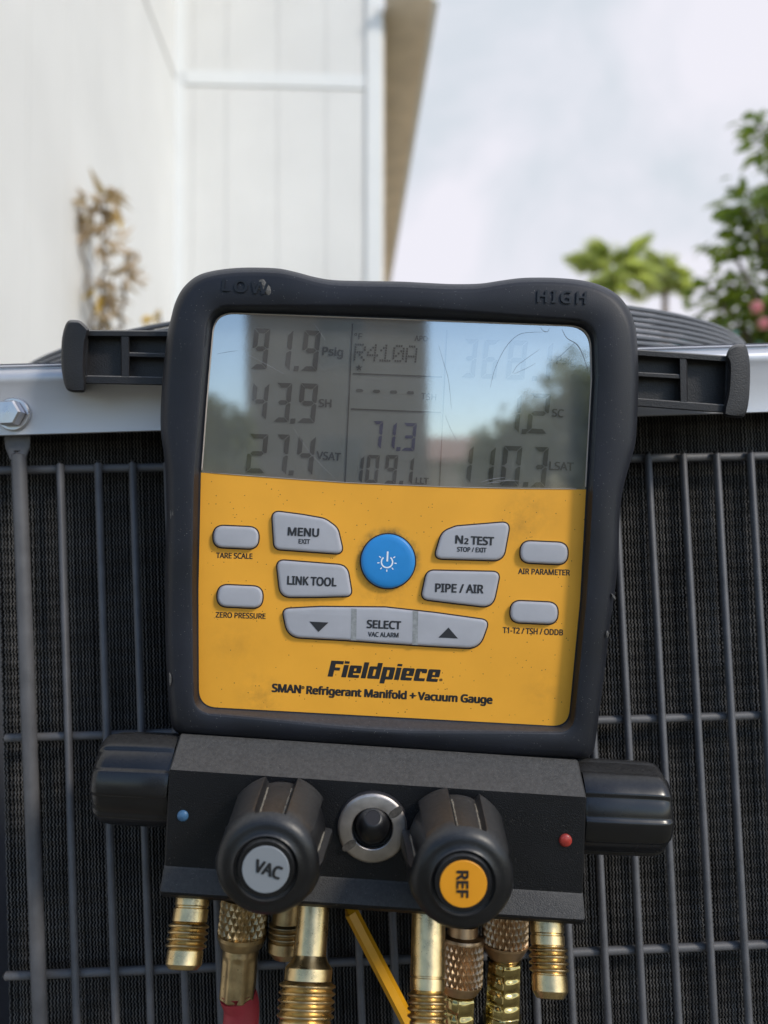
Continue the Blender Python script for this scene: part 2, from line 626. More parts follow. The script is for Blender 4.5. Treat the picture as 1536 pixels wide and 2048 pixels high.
def text(fr, s, a, b, cap, y, m, parent, name='lettering', bold=0.02, shear=0.0, extrude=0.0, space=1.0):
    """Lettering from pixel a (left end of the baseline) to b (right end); cap = capital height in pixels.
    Weight comes from laying shifted copies of the strokes over each other."""
    v, f = text_geo(s, shear, space)
    A, B = fr.hit(a[0], a[1], y), fr.hit(b[0], b[1], y)
    ex = (B - A)
    w = ex.length
    ex.normalize()
    ez = Vector((-ex.z, 0, ex.x))
    x0, x1 = min(p.x for p in v), max(p.x for p in v)
    up = cap * (PX * (1 + y / 0.285)) / CAP_H
    bw = bold * up
    sx = (w - 2 * bw) / (x1 - x0)
    base = [A + ex * (bw + (p.x - x0) * sx) + ez * (p.y * (up - 1.2 * bw / CAP_H) + bw * 0.6) for p in v]
    g = Geo()
    shifts = [(0, 0)] if bold == 0 else [(0, 0), (-1, 0), (1, 0), (-0.7, 0.6), (0.7, 0.6), (-0.7, -0.6), (0.7, -0.6)]
    for k, (dx, dz) in enumerate(shifts):
        o = ex * (dx * bw) + ez * (dz * bw) + Vector((0, -0.000004 * k, 0))
        g.add([p + o for p in base], f)
    if extrude:
        n = len(base)
        edges = {}
        for q in f:
            for i in range(len(q)):
                e = (q[i], q[(i + 1) % len(q)])
                if (e[1], e[0]) in edges:
                    del edges[(e[1], e[0])]
                else:
                    edges[e] = 1
        g.add(base + [p + Vector((0, extrude, 0)) for p in base], [[e[0], e[1], e[1] + n, e[0] + n] for e in edges])
    return obj(name, g, m, parent)


def logo(fr, a, b, cap, y, m, parent):
    """Heavy slanted square-shouldered word mark, each letter from rounded bars."""
    S, Bh, X = 0.275, 0.185, 0.77
    r = 0.13
    E = (0.68, [(0, 0, S, X, (r, 0, 0, r)), (0, X - Bh, 0.68, X, (0, 0, r, r)), (0.68 - S, 0.29, 0.68, X, (0, 0.03, r, 0)), (0, 0.29, 0.68, 0.42, (0, 0.03, 0, 0)), (0, 0, 0.64, Bh, (r, 0.03, 0.02, 0))])
    BAR = (S, [(0, 0, S, 1, (0.02, 0.02, 0.02, 0.02))])
    I = (S, [(0, 0, S, X, (0.02, 0.02, 0.02, 0.02)), (0, 0.85, S, 1.0, (0.02, 0.02, 0.02, 0.02))])
    LET = {'F': (0.70, [(0, 0, S + 0.02, 1, (0.02, 0.02, 0, 0.02)), (0, 1 - 0.2, 0.72, 1, (0, 0.02, 0.02, 0.02)), (0, 0.40, 0.60, 0.59, (0, 0.02, 0.02, 0))]),
           'i': I, 'e': E, 'l': BAR,
           'd': (0.69, [(0, 0, S, X, (r, 0, 0, r)), (0, X - Bh, 0.6, X, (0, 0, 0, r)), (0, 0, 0.6, Bh, (r, 0, 0, 0)), (0.69 - S, 0, 0.69, 1, (0.02, 0.02, 0.02, 0.02))]),
           'p': (0.69, [(0, -0.26, S, X, (0.02, 0.02, 0, 0.02)), (0.1, X - Bh, 0.69, X, (0, 0, r, 0)), (0.1, 0, 0.69, Bh, (0, r, 0, 0)), (0.69 - S, 0, 0.69, X, (0, r, r, 0))]),
           'c': (0.64, [(0, 0, S, X, (r, 0, 0, r)), (0, X - Bh, 0.64, X, (0, 0, r, r)), (0.64 - S, 0.50, 0.64, X, (0.02, 0.02, r, 0)), (0, 0, 0.62, Bh, (r, 0.03, 0.02, 0))])}
    x, parts = 0.0, []
    for ch in 'Fieldpiece':
        w, rects = LET[ch]
        for (x0, y0, x1, y1, rr) in rects:
            parts.append([(x + p.x, p.y) for p in fillet([Vector((x0, y0)), Vector((x1, y0)), Vector((x1, y1)), Vector((x0, y1))], [q + 0.004 for q in rr], 5)])
        x += w + 0.075
    total = x - 0.075
    A, Bp = fr.hit(a[0], a[1], y), fr.hit(b[0], b[1], y)
    ex = (Bp - A)
    w = ex.length
    ex.normalize()
    ez = Vector((-ex.z, 0, ex.x))
    up = cap * PX
    g = Geo()
    for k, pl in enumerate(parts):
        pts = [A + ex * (px * w / total) + ex * (py * up * 0.19) + ez * (py * up) + Vector((0, -0.000003 * (k % 6), 0)) for px, py in pl]
        g.add(pts, [list(range(len(pts)))])
    return obj('brand_lettering', g, m, parent)


# ================================================================== SETTING: ground, house
ground = obj('ground', ([(-300, -300, 0), (300, -300, 0), (300, 300, 0), (-300, 300, 0)], [(0, 1, 2, 3)]), M['ground'])
tag(ground, kind='structure')

HD = 4.0
hc = CAM + ray(345, 1060) * HD
H = Frame(Vector((hc.x, hc.y, 0)), Matrix.Rotation(R(2.6), 3, 'Z'))
house = thing('house', 'white sided house with a tan soffit behind the condenser', 'house', H.M)
corner = H.hit(764, 800, 0).x                        # the house's outer corner
TOP = 4.6                                           # wall height
bandz = H.hit(540, 165, 0).z
lowz = 0.25


def rgh(x0, x1, z0, z1, y0, y1):
    return box((x0, y0, z0), (x1, y1, z1))


# the facing wall: a backing sheet and separate boards, proud of it, with open grooves between
bd = Geo()
bd.add(*rgh(0.0, corner - 0.004, lowz, TOP, 0.0042, 0.14))
bd.add(*rgh(corner - 0.14, corner - 0.004, lowz, TOP, 0.14, 9.0))
bd.add(*rgh(-0.14, -0.0042, lowz, TOP, -4.2, 0.14))
wall = obj('wall', bd, M['siding'], house)
foot = obj('foundation', box((-0.16, -4.2, 0.0), (-0.02, 0.1, lowz - 0.003)), M['pad'], house)
xs = [0.0] + [H.hit(u, 400, 0).x for u in (385, 452, 555, 652)] + [H.hit(733, 400, 0).x]
for z0, z1 in ((lowz, bandz - 0.030), (bandz + 0.053, TOP)):
    for i in range(len(xs) - 1):
        obj('siding_board', rgh(xs[i] + 0.0022, xs[i + 1] - 0.0022, z0, z1, 0.0, 0.004), M['siding'], house)
obj('band_board', rgh(0.05, xs[-1] - 0.002, bandz - 0.022, bandz + 0.05, -0.007, 0.0041), M['trim'], house)
obj('corner_board', rgh(xs[-1] + 0.001, corner, lowz, TOP, -0.018, 0.0039), M['trim'], house)
obj('inside_corner_strip', rgh(0.0005, 0.045, lowz, TOP, -0.006, -0.0005), M['trim'], house)
# the left wall runs towards the camera
ys = [0.0]
while ys[-1] > -3.9:
    ys.append(ys[-1] - 0.305)
for z0, z1 in ((lowz, bandz - 0.005), (bandz + 0.023, TOP)):
    for i in range(len(ys) - 1):
        obj('siding_board', rgh(-0.0040, 0.0, z0, z1, ys[i + 1] + 0.002, ys[i] - 0.002), M['siding'], house)
obj('flashing_strip', rgh(-0.0040, -0.0012, bandz - 0.004, bandz + 0.022, -3.9, -0.01), M['flashing'], house)
# eave: tan soffit and white fascia running away along the side wall, beyond the corner
sx0 = corner + 0.002
e0 = H.hit(870, -6, -0.12)
sz = e0.z
sw = e0.x - 0.01
obj('soffit', rgh(corner + 0.0125, sw, sz, sz + 0.02, -0.12, 9.0), M['soffit'], house)
obj('fascia', rgh(sw + 0.001, sw + 0.030, sz - 0.02, sz + 0.17, -0.12, 9.0), M['trim'], house)
obj('side_cladding', rgh(corner + 0.0005, corner + 0.012, lowz, sz - 0.002, 0.0, 9.0), M['soffit'], house)
obj('roof', ([(-4.2, -4.4, TOP + 0.02), (corner + 0.02, -0.3, TOP + 0.02), (corner + 0.02, 9.1, TOP + 0.02), (-4.2, 9.1, TOP + 0.9),
              (-4.2, -4.4, TOP + 0.12), (corner + 0.02, -0.3, TOP + 0.12), (corner + 0.02, 9.1, TOP + 0.12), (-4.2, 9.1, TOP + 1.0)],
             [(0, 1, 2, 3), (4, 5, 6, 7), (0, 1, 5, 4), (1, 2, 6, 5), (2, 3, 7, 6), (3, 0, 4, 7)]), M['soffit'], house)

# ================================================================== CONDENSER
cond = thing('air_conditioner_condenser', 'grey outdoor condenser with a wire guard over black wavy fins', 'air conditioner', U.M)
ufloor = (U.I @ Vector((0, 0.7, 0.06))).z
XL, XR, DEPTH = -0.30, 0.315, 0.62


def uz(v, y=0.0, u=0):
    return U.hit(u, v, y).z


rail_prof = [(0.014, 862), (0.0006, 871.5), (0.0, 870), (0.0, 778), (-0.0012, 768), (-0.0018, 756), (-0.0008, 746), (0.0012, 739.5),
             (0.0022, 737.5), (0.0030, 736.5), (0.0030, 734), (0.0016, 731.5), (0.0022, 728.5), (0.0050, 726), (0.016, 724.0), (0.05, 722)]
loops = []
zt = [uz(v, 0.0) for _, v in rail_prof]
for x in np.linspace(XL, XR, 12):
    loops.append([Vector((x, y, z)) for (y, _), z in zip(rail_prof, zt)])
v_, f_ = loft(loops, closed=False)
rail = obj('top_rail', (v_, f_), M['rail'], cond, smooth=40)
ZR = zt[-1]
# top pan round the fan opening
ob = []
for i in range(64):
    a = 2 * math.pi * i / 64
    c, s = math.cos(a), math.sin(a)
    k = 1 / max(abs(c), abs(s))
    ob.append((Vector((0.0 + 0.286 * c, 0.30 + 0.286 * s, ZR + 0.001)), Vector((min(max(0.3 * c * k, XL), XR), 0.30 + s * k * 0.29 if s < 0 else 0.30 + s * k * 0.32, ZR + 0.001))))
obj('top_pan', loft([[p[1] for p in ob], [p[0] for p in ob], [p[0] - Vector((0, 0, 0.03)) for p in ob]]), M['rail'], cond)
for x0, x1 in ((XL, XL + 0.012), (XR - 0.012, XR)):
    obj('side_panel', box((x0, 0.012, ufloor), (x1, DEPTH, ZR - 0.004)), M['cabinet'], cond)
obj('back_panel', box((XL + 0.013, DEPTH - 0.012, ufloor), (XR - 0.013, DEPTH, ZR - 0.004)), M['cabinet'], cond)
obj('base_pan', box((XL, 0.0, ufloor - 0.02), (XR, DEPTH, ufloor + 0.03)), M['cabinet'], cond)
# bolt
bo = U.hit(28, 829, -0.0005)
bolt = obj('bolt', lathe(bo, Vector((0, -1, 0)), [(0, 0.0068), (0.0010, 0.0068), (0.0014, 0.0064), (0.0014, 0.0)], 40, cap=False), M['bolt'], cond, smooth=30)
hx = Vector((-0.12, -0.99, 0.02))
obj('hex_head', lathe(bo + Vector((0, -0.0015, 0)), hx, [(0, 0.0056), (0.0036, 0.0056), (0.0044, 0.0049), (0.0046, 0.0)], 6, cap=False), M['bolt'], bolt, smooth=12)

# coil: tubes, a black core, and hundreds of thin wavy fins
YC = 0.0225
xl = U.hit(16, 1850, YC).x
xr = XR - 0.016
zt_c = uz(838, YC, 400)
zb_c = uz(2150, YC, 768)
obj('coil_core', box((xl + 0.001, YC + 0.012, ufloor + 0.03), (xr - 0.001, YC + 0.016, zt_c)), M['coil_dark'], cond)
pitch = 0.00146
nf = int((xr - xl) / pitch)
per = 0.0021
nz = int((zt_c - zb_c) / per * 5)
zs = np.linspace(zb_c, zt_c, nz)
rng = np.random.default_rng(3)
V = np.zeros((nf, nz, 4, 3))
tubes_p = 0.0064
for i in range(nf):
    ph = rng.normal(0, 0.11)
    amp = 0.00027 * rng.uniform(0.85, 1.15)
    lean = rng.normal(0, 0.00010) * np.sin(zs * rng.uniform(25, 60) + rng.uniform(0, 6))
    x = xl + i * pitch + amp * np.sin(2 * np.pi * zs / per + ph) + lean
    y = YC + 0.0003 * np.cos(2 * np.pi * zs / tubes_p) + rng.normal(0, 0.00015)
    hw = 0.00018 * rng.uniform(0.7, 1.4)
    V[i, :, 0] = np.stack([x - 0.00006, y + 0.011, zs], 1)
    V[i, :, 1] = np.stack([x - hw, y, zs], 1)
    V[i, :, 2] = np.stack([x + hw, y, zs], 1)
    V[i, :, 3] = np.stack([x + 0.00006, y + 0.011, zs], 1)
idx = np.arange(nf * nz * 4).reshape(nf, nz, 4)
quads = []
for a in range(3):
    q = np.stack([idx[:, :-1, a], idx[:, :-1, a + 1], idx[:, 1:, a + 1], idx[:, 1:, a]], -1).reshape(-1, 4)
    quads.append(q)
quads = np.concatenate(quads)
fm = bpy.data.meshes.new('coil_fins')
fm.vertices.add(V.size // 3)
fm.vertices.foreach_set('co', V.reshape(-1))
fm.loops.add(quads.size)
fm.loops.foreach_set('vertex_index', quads.reshape(-1).astype(np.int32))
fm.polygons.add(len(quads))
fm.polygons.foreach_set('loop_start', np.arange(0, quads.size, 4, dtype=np.int32))
fm.polygons.foreach_set('loop_total', np.full(len(quads), 4, dtype=np.int32))
fm.update(calc_edges=True)
fm.materials.append(M['fin'])
fm.materials.append(M['fin_edge'])          # dusty front edges kept paler; gap shade is in the sides' colour
third = len(quads) // 3
mi = np.zeros(len(quads), dtype=np.int32)
mi[third:2 * third] = 1
fm.polygons.foreach_set('material_index', mi)
fins = link('coil_fins', fm, cond)
fins['kind'] = 'stuff'
obj('lower_coil', box((xl + 0.001, YC + 0.001, ufloor + 0.03), (xr - 0.001, YC + 0.010, zb_c - 0.001)), M['coil_dark'], cond)

# the wire guard: thin uprights in front of level bars, one thick post on the left
YW = 0.010


def wire(name, a, b, r, seg=12):
    d = (b - a)
    return obj(name, tube([a, a + d * 0.002, a + d * 0.5, b - d * 0.002, b], [r * 0.7, r, r, r, r * 0.7], seg), M['wire'], cond, smooth=50)


def px_line(u, v, y, du):
    """An upright from its top end at pixel (u, v) down past the picture, leaning du pixels per 1100."""
    a = U.hit(u, v, y)
    b = U.hit(u + du, v + 1100, y)
    d = (b - a).normalized()
    return a, a + d * ((a.z - (ufloor + 0.035)) / -d.z)


uprights = [120, 196, 265] + [265 + (1295 - 265) / 15 * k for k in range(1, 15)] + [1295, 1365, 1432, 1500, 1568, 1636, 1704]
for u in uprights:
    t = (u - 120) / 1400
    a, b = px_line(u, 922 - 22 * t, YW, 33 + 32 * t)
    wire('guard_wire', a, b, 0.00165)
for (va, vb, ub) in ((942, 912, 1536), (1476, 1430, 1536), (1952, 1888, 1536)):
    a = U.hit(8 if va > 1000 else -60, va, YW + 0.0032)
    b = U.hit(ub, vb, YW + 0.0032)
    wire('guard_bar', a, a + (b - a) * 1.12, 0.0018)
a, b = px_line(37, 902, YW - 0.004, 42)
post = wire('guard_post', a, b, 0.0030, 16)
tab = []
for k, (dv, w, th) in enumerate(((-40, 24, 0.0012), (-26, 24, 0.0012), (-10, 23, 0.0012), (2, 19, 0.0016), (14, 14, 0.0028))):
    c = U.hit(35.5 + 0.03 * dv, 905 + dv, YW - 0.004)
    wv = w * 0.345 / F
    tab.append([c + Vector((wv * math.cos(q), th * math.sin(q), 0)) for q in np.linspace(0, 2 * math.pi, 14, endpoint=False)])
obj('flattened_end', loft(tab, True, True, True), M['wire'], post, smooth=40)

# raised fan grille on the top: a stack of rings, then a shallow dome
grille = link('fan_grille', None, cond)
gc = Vector((U.hit(757, 700, 0.30).x, 0.30, 0))
hz = (U.I @ (CAM + Vector((0, 0, 0.1067)))).z - 0.002


def ring(name, r, z, rad, seg=96):
    lp = []
    for i in range(seg):
        a = 2 * math.pi * i / seg
        d = Vector((math.cos(a), math.sin(a), 0))
        c = gc + d * r + Vector((0, 0, z + 0.014 * d.x * r))
        lp.append([c + d * (rad * math.cos(q)) + Vector((0, 0, rad * math.sin(q))) for q in np.linspace(0, 2 * math.pi, 7, endpoint=False)])
    lp.append(lp[0])
    return obj(name, loft(lp), M['grille'], grille, smooth=60)


for k in range(9):
    ring('grille_ring', 0.268 + 0.0016 * k, hz - 0.0034 * k, 0.0013)
for k in range(9):
    ring('grille_ring', 0.250 - 0.026 * k, hz + 0.0015 + 0.0008 * k, 0.0013, 64)
for k in range(8):
    a = 2 * math.pi * (k + 0.37) / 8
    d = Vector((math.cos(a), math.sin(a), 0))
    obj('grille_spoke', tube([gc + d * 0.2735 + Vector((0, 0, hz - 0.03)), gc + d * 0.259 + Vector((0, 0, hz + 0.0002)),
                              gc + d * 0.25 + Vector((0, 0, hz - 0.001)), gc + d * 0.04 + Vector((0, 0, hz + 0.006))], 0.0013, 8), M['grille'], grille, smooth=50)
obj('fan_shroud', loft([[gc + Vector((0.262 * math.cos(q), 0.262 * math.sin(q), z)) for q in np.linspace(0, 2 * math.pi, 96, endpoint=False)]
                        for z in (ZR - 0.1, hz - 0.012)]), M['cabinet'], cond, smooth=60)
obj('shroud_collar', lathe(gc + Vector((0, 0, ZR + 0.0015)), Vector((0, 0, 1)), [(0, 0.290), (0.003, 0.289), (0.005, 0.284), (0.005, 0.266)], 96, cap=False), M['grille'], cond, smooth=40)
obj('motor_cap', lathe(gc + Vector((0, 0, hz - 0.01)), Vector((0, 0, 1)), [(0, 0.045), (0.014, 0.045), (0.018, 0.035)], 40), M['grille'], grille, smooth=40)
pad = obj('concrete_pad', box((-0.42, 0.26, 0.0005), (0.44, 1.15, 0.04)), M['pad'])
tag(pad, 'low square concrete pad under the condenser', 'pad')

# ================================================================== GAUGE
gauge = thing('digital_manifold_gauge', 'black rubber cased digital gauge with yellow face and lcd screen', 'gauge', G.M)
OUTER = [(341, 640), (350, 606), (366, 576), (392, 553), (424, 542), (470, 536), (515, 535), (558, 537), (592, 544), (630, 554), (668, 560), (730, 562),
         (800, 563), (860, 566), (907, 568), (960, 567), (1002, 561), (1041, 556), (1080, 555), (1118, 556), (1160, 560), (1200, 570), (1234, 589), (1257, 617), (1270, 650),
         (1275, 696), (1277, 764), (1275, 830), (1271, 885), (1262, 920), (1252, 955), (1244, 990), (1239, 1040), (1237, 1110), (1230, 1180), (1220, 1250), (1211, 1330),
         (1202, 1400), (1194, 1460), (1188, 1498), (1176, 1514), (1150, 1517), (1060, 1514), (921, 1507), (780, 1497), (640, 1488), (523, 1480), (400, 1471), (362, 1467), (345, 1456),
         (340, 1430), (335, 1370), (331, 1290), (330, 1194), (331, 1100), (333, 1040), (332, 990), (331, 945), (327, 905), (322, 868), (321, 830), (324, 770), (330, 705), (335, 665)]
INNER_C = [(428, 624), (1182, 652), (1184, 760), (1172, 980), (1160, 1200), (1136, 1453), (398, 1413), (397, 1180), (402, 945), (416, 760)]
INNER_R = [44, 46, 60, 60, 60, 34, 38, 60, 60, 60]
ctr = Vector((772, 1012))


def polar(poly, n=720):
    """Resample a closed outline by direction from the middle of the case."""
    ang = [(math.atan2(p.y - ctr.y, p.x - ctr.x), (p - ctr).length) for p in poly]
    ang.sort()
    A = np.array([a for a, _ in ang])
    Rr = np.array([r for _, r in ang])
    A = np.concatenate([A - 2 * np.pi, A, A + 2 * np.pi])
    Rr = np.concatenate([Rr, Rr, Rr])
    th = np.linspace(-np.pi, np.pi, n, endpoint=False)
    return th, np.interp(th, A, Rr)


outer_s = catmull([Vector(p) for p in OUTER], 8, True)
inner_s = []
INN = fillet([Vector(p) for p in INNER_C], INNER_R, 12)
for a_, b_ in zip(INN, INN[1:] + INN[:1]):
    for k in range(48):
        inner_s.append(a_.lerp(b_, k / 48))
th, ro = polar(outer_s)
_, ri = polar(inner_s)


def pol(r):
    return [ctr + Vector((math.cos(t), math.sin(t))) * q for t, q in zip(th, r)]


# the bottom lip rolls under more than the sides
low = np.clip(np.sin(th), 0, 1) ** 6
ex = 15 + 9 * np.clip(-np.sin(th), 0, 1) ** 4 + 12 * low
exA = [(pol(ro * 0.955), 0.033), (pol(ro - 4), 0.026), (pol(ro), 0.008), (pol(ro - 1.5), 0.0045), (pol(ro - 5), 0.0022), (pol(ro - 11 - 4 * low), 0.0007), (pol(ro - 19 - 8 * low), 0.0),
       (pol(ri + ex + 4), 0.0), (pol(ri + ex - 1), 0.0004), (pol(ri + ex * 0.72), 0.0018), (pol(ri + ex * 0.25), 0.0052), (pol(ri + 3), 0.0061), (pol(ri - 2), 0.0063)]
loops = [[G.hit(p.x, p.y, y) for p in o] for o, y in exA]
v_, f_ = loft(loops, True, True, False)
bezel = obj('bezel', (v_, f_), M['rubber'], gauge, smooth=50)
text(G, 'LOW', (443, 581), (536, 589), 24, -0.00055, M['raised'], gauge, name='raised_lettering', bold=0.022, extrude=0.0010, space=1.25)
text(G, 'HIGH', (1074, 604), (1173, 608), 25, -0.00055, M['raised'], gauge, name='raised_lettering', bold=0.022, extrude=0.0010, space=1.25)


def blob(name, pts, y0, y1, m, n=5, parent=None):
    poly = catmull([Vector(p) for p in pts], n, True)
    c = sum(poly, Vector((0, 0))) / len(poly)
    mid = [c + (p - c) * 0.6 for p in poly]
    return obj(name, slab(G, [(poly, y0), (mid, y1)]), m, parent or gauge, smooth=60)


blob('scuff', [(517, 560), (527, 557), (533, 565), (541, 573), (543, 585), (538, 592), (531, 588), (524, 584), (515, 578), (519, 570)], 0.0001, -0.0004, M['scuff'])
blob('scuff', [(344, 1011), (358, 1006), (370, 1009), (368, 1016), (356, 1020), (349, 1030), (343, 1042), (340, 1030)], 0.0014, 0.0005, M['scuff'])
blob('scuff', [(338, 1345), (344, 1352), (343, 1368), (339, 1372)], 0.0015, 0.0004, M['scuff'])
blob('scuff', [(1212, 1264), (1216, 1262), (1217, 1272), (1213, 1275)], 0.0012, 0.0004, M['scuff'])
blob('scuff', [(1222, 1186), (1229, 1192), (1231, 1200), (1225, 1194)], 0.0020, 0.0008, M['scuff'])

# yellow overlay and screen share the opening; the border line curves a little
LINE = [(380, 943), (403, 945), (480, 951), (560, 957), (690, 966), (780, 970), (900, 975), (1040, 978), (1173, 979), (1200, 979)]


def vline(u):
    return float(np.interp(u, [p[0] for p in LINE], [p[1] for p in LINE]))


inn_p = [Vector(p) for p in pol(ri)]
up_i = [i for i, p in enumerate(inn_p) if p.y < vline(p.x)]
up_set = set(up_i)
start = next(i for i in up_i if (i - 1) % len(inn_p) not in up_set)
up_poly, k = [], start
while k in up_set:
    up_poly.append(inn_p[k])
    k = (k + 1) % len(inn_p)
lo_poly = []
while k not in up_set:
    lo_poly.append(inn_p[k])
    k = (k + 1) % len(inn_p)
uL, uR = up_poly[0].x, up_poly[-1].x                  # up_poly runs left -> top -> right
bx = [u for u in np.linspace(uL, uR, 40)][1:-1]
edge_pts = [Vector((u, vline(u))) for u in bx]
screen_poly = up_poly + [Vector((uR, vline(uR)))] + edge_pts[::-1] + [Vector((uL, vline(uL)))]
yellow_poly = lo_poly + [Vector((uL, vline(uL)))] + edge_pts + [Vector((uR, vline(uR)))]
YP = 0.0060
face = obj('faceplate', slab(G, [(yellow_poly, YP + 0.0012), (yellow_poly, YP)]), M['yellow'], gauge)
disp = obj('display', flat(G, screen_poly, YP + 0.0014), M['lcd'], gauge)
pane = obj('screen_window', flat(G, screen_poly, YP - 0.0001), M['pane'], disp)
bpts = [G.hit(p.x, p.y, YP - 0.0003) for p in offset(up_poly, -1.0)[1:-1]]
obj('window_border', tube(bpts, 0.00026, 6), M['border'], disp, smooth=60)
bpts = [G.hit(p.x, p.y - 1.0, YP - 0.0002) for p in edge_pts]
obj('window_border', tube(bpts, 0.00014, 6), M['border'], disp, smooth=60)

YS = YP + 0.0011
SEGS = {'0': 'abcdef', '1': 'bc', '2': 'abged', '3': 'abgcd', '4': 'fgbc', '5': 'afgcd', '6': 'afgedc', '7': 'abc', '8': 'abcdefg', '9': 'abcdfg'}


def digit(ch, u0, v0, u1, v1, m=None, th_=None):
    w, h = u1 - u0, v1 - v0
    g = Geo()
    if ch == '1':
        full = h * 0.52
        u0 = u1 - max(full, w)
        w = u1 - u0
    sl = 0.10 * h
    W = w - sl
    t = h * 0.115
    gp = h * 0.012

    def P(x, y):                       # digit box -> pixel; leans right and turns with the case
        px = u0 + sl * (1 - y / h) + x
        return G.hit(px, v0 + y + (px - u0) * 0.035 - w * 0.02, YS)
    hh = h / 2
    shapes = {
        'a': [(gp, 0), (W - gp, 0), (W - t - gp, t), (t + gp, t)],
        'd': [(t + gp, h - t), (W - t - gp, h - t), (W - gp, h), (gp, h)],
        'g': [(t * 0.55 + gp, hh), (t + gp, hh - t / 2), (W - t - gp, hh - t / 2), (W - t * 0.55 - gp, hh), (W - t - gp, hh + t / 2), (t + gp, hh + t / 2)],
        'f': [(0, gp), (t, t + gp), (t, hh - t / 2 - gp), (t * 0.4, hh - gp), (0, hh - gp * 2)],
        'b': [(W, gp), (W, hh - gp * 2), (W - t * 0.4, hh - gp), (W - t, hh - t / 2 - gp), (W - t, t + gp)],
        'e': [(0, hh + gp * 2), (t * 0.4, hh + gp), (t, hh + t / 2 + gp), (t, h - t - gp), (0, h - gp)],
        'c': [(W, hh + gp * 2), (W, h - gp), (W - t, h - t - gp), (W - t, hh + t / 2 + gp), (W - t * 0.4, hh + gp)],
    }
    for s in SEGS[ch]:
        pts = [P(*p) for p in shapes[s]]
        g.add(pts, [list(range(len(pts)))])
    return obj('digit', g, m or M['seg'], disp)


def dotp(u, v, r=5, m=None):
    obj('decimal_point', flat(G, [(u - r, v - r), (u + r, v - r), (u + r * 0.7, v + r), (u - r * 1.3, v + r)], YS), m or M['seg'], disp)


for ch, a in (('9', (501, 657, 541, 738)), ('1', (566, 660, 587, 741)), ('9', (601, 661, 642, 742)), ('4', (500, 766, 539, 840)), ('3', (546, 766, 585, 844)),
              ('9', (594, 767, 637, 846)), ('2', (491, 868, 537, 946)), ('7', (546, 869, 580, 950)), ('4', (590, 872, 632, 950)),
              ('1', (714, 911, 729, 966)), ('0', (730, 910, 760, 966)), ('9', (767, 910, 797, 968)), ('1', (813, 914, 829, 969)),
              ('3', (922, 678, 957, 755)), ('6', (962, 680, 1000, 757)), ('8', (1012, 681, 1056, 759)), ('1', (1086, 684, 1107, 762)),
              ('1', (1024, 787, 1045, 866)), ('2', (1053, 787, 1102, 867)), ('1', (928, 891, 948, 966)), ('1', (973, 893, 992, 970)), ('0', (1000, 892, 1045, 972)),
              ('3', (1061, 894, 1098, 974))):
    digit(ch, *a)
for ch, a in (('7', (741, 842, 767, 898)), ('1', (777, 844, 794, 899)), ('3', (802, 846, 834, 902))):
    digit(ch, *a, m=M['seg_blue'])
for u, v in ((593, 737), (586.5, 842), (583, 946), (1049, 863), (1052, 969), (1070, 757)):
    dotp(u, v)
dotp(803, 965.5, 4)
dotp(797.5, 898, 4, M['seg_blue'])
for s, a, b, c in (('Psig', (644, 710), (686, 713), 17), ('SH', (637, 814), (663, 815), 16), ('VSAT', (632, 918), (681, 922), 16),
                   ('LLT', (831, 967), (857, 969), 13), ('SC', (1103, 833), (1127, 835), 16), ('LSAT', (1098, 940), (1147, 942), 17), ('Psig', (1112, 728), (1152, 730), 16)):
    text(G, s, a, b, c, YS, M['seg'], disp, name='unit_lettering', bold=0.026)
text(G, '°F', (708, 678), (724, 679), 12, YS, M['seg'], disp, name='unit_lettering', bold=0.011)
text(G, 'APO', (829, 682), (855, 683), 11, YS, M['seg_thin'], disp, name='unit_lettering', bold=0.011)
text(G, 'TSH', (842, 799), (872, 801), 13, YS, M['seg_thin'], disp, name='unit_lettering', bold=0.0)
DOTS = {'R': ['1111.', '1...1', '1...1', '1111.', '1.1..', '1..1.', '1...1'], '4': ['...1.', '..11.', '.1.1.', '1..1.', '11111', '...1.', '...1.'],
        '1': ['..1..', '.11..', '1.1..', '..1..', '..1..', '..1..', '11111'], '0': ['.111.', '1...1', '1..11', '1.1.1', '11..1', '1...1', '.111.'],
        'A': ['.111.', '1...1', '1...1', '1...1', '11111', '1...1', '1...1']}
for k, ch in enumerate('R410A'):
    g = Geo()
    u0 = 707 + k * 25.8
    for r_, row in enumerate(DOTS[ch]):
        for c_, bit in enumerate(row):
            if bit == '1':
                u = u0 + c_ * 4.7 + (6 - r_) * 0.5
                v = 687 + r_ * 5.0 + (u - 707) * 0.035
                g.add([G.hit(u + dx, v + dy, YS) for dx, dy in ((0, 0), (3.6, 0), (3.6, 4.0), (0, 4.0))], [[0, 1, 2, 3]])
    obj('character', g, M['seg'], disp)
st = []
for k in range(10):
    r_ = 7.5 if k % 2 == 0 else 3.0
    st.append((718 + r_ * math.sin(math.pi * k / 5), 735.5 - r_ * math.cos(math.pi * k / 5)))
obj('star_mark', flat(G, st, YS), M['seg'], disp)
for u, v in ((719, 781), (753, 782.5), (787, 784), (821, 785.5)):
    obj('dash', flat(G, [(u - 8, v), (u - 5, v - 3.2), (u + 5, v - 3), (u + 8, v + 0.4), (u + 5, v + 3.4), (u - 5, v + 3)], YS), M['seg'], disp)


def rule(a, b, w=1.3, m=None):
    a, b = Vector(a), Vector(b)
    n = (b - a).normalized()
    n = Vector((-n.y, n.x)) * w
    obj('divider_line', flat(G, [a + n, b + n, b - n, a - n], YS), m or M['seg'], disp)


rule((705, 647), (690, 966))
rule((894, 660), (879, 974), 1.0, M['seg_thin'])
rule((706, 747), (884, 754))
rule((702, 818), (882, 825))


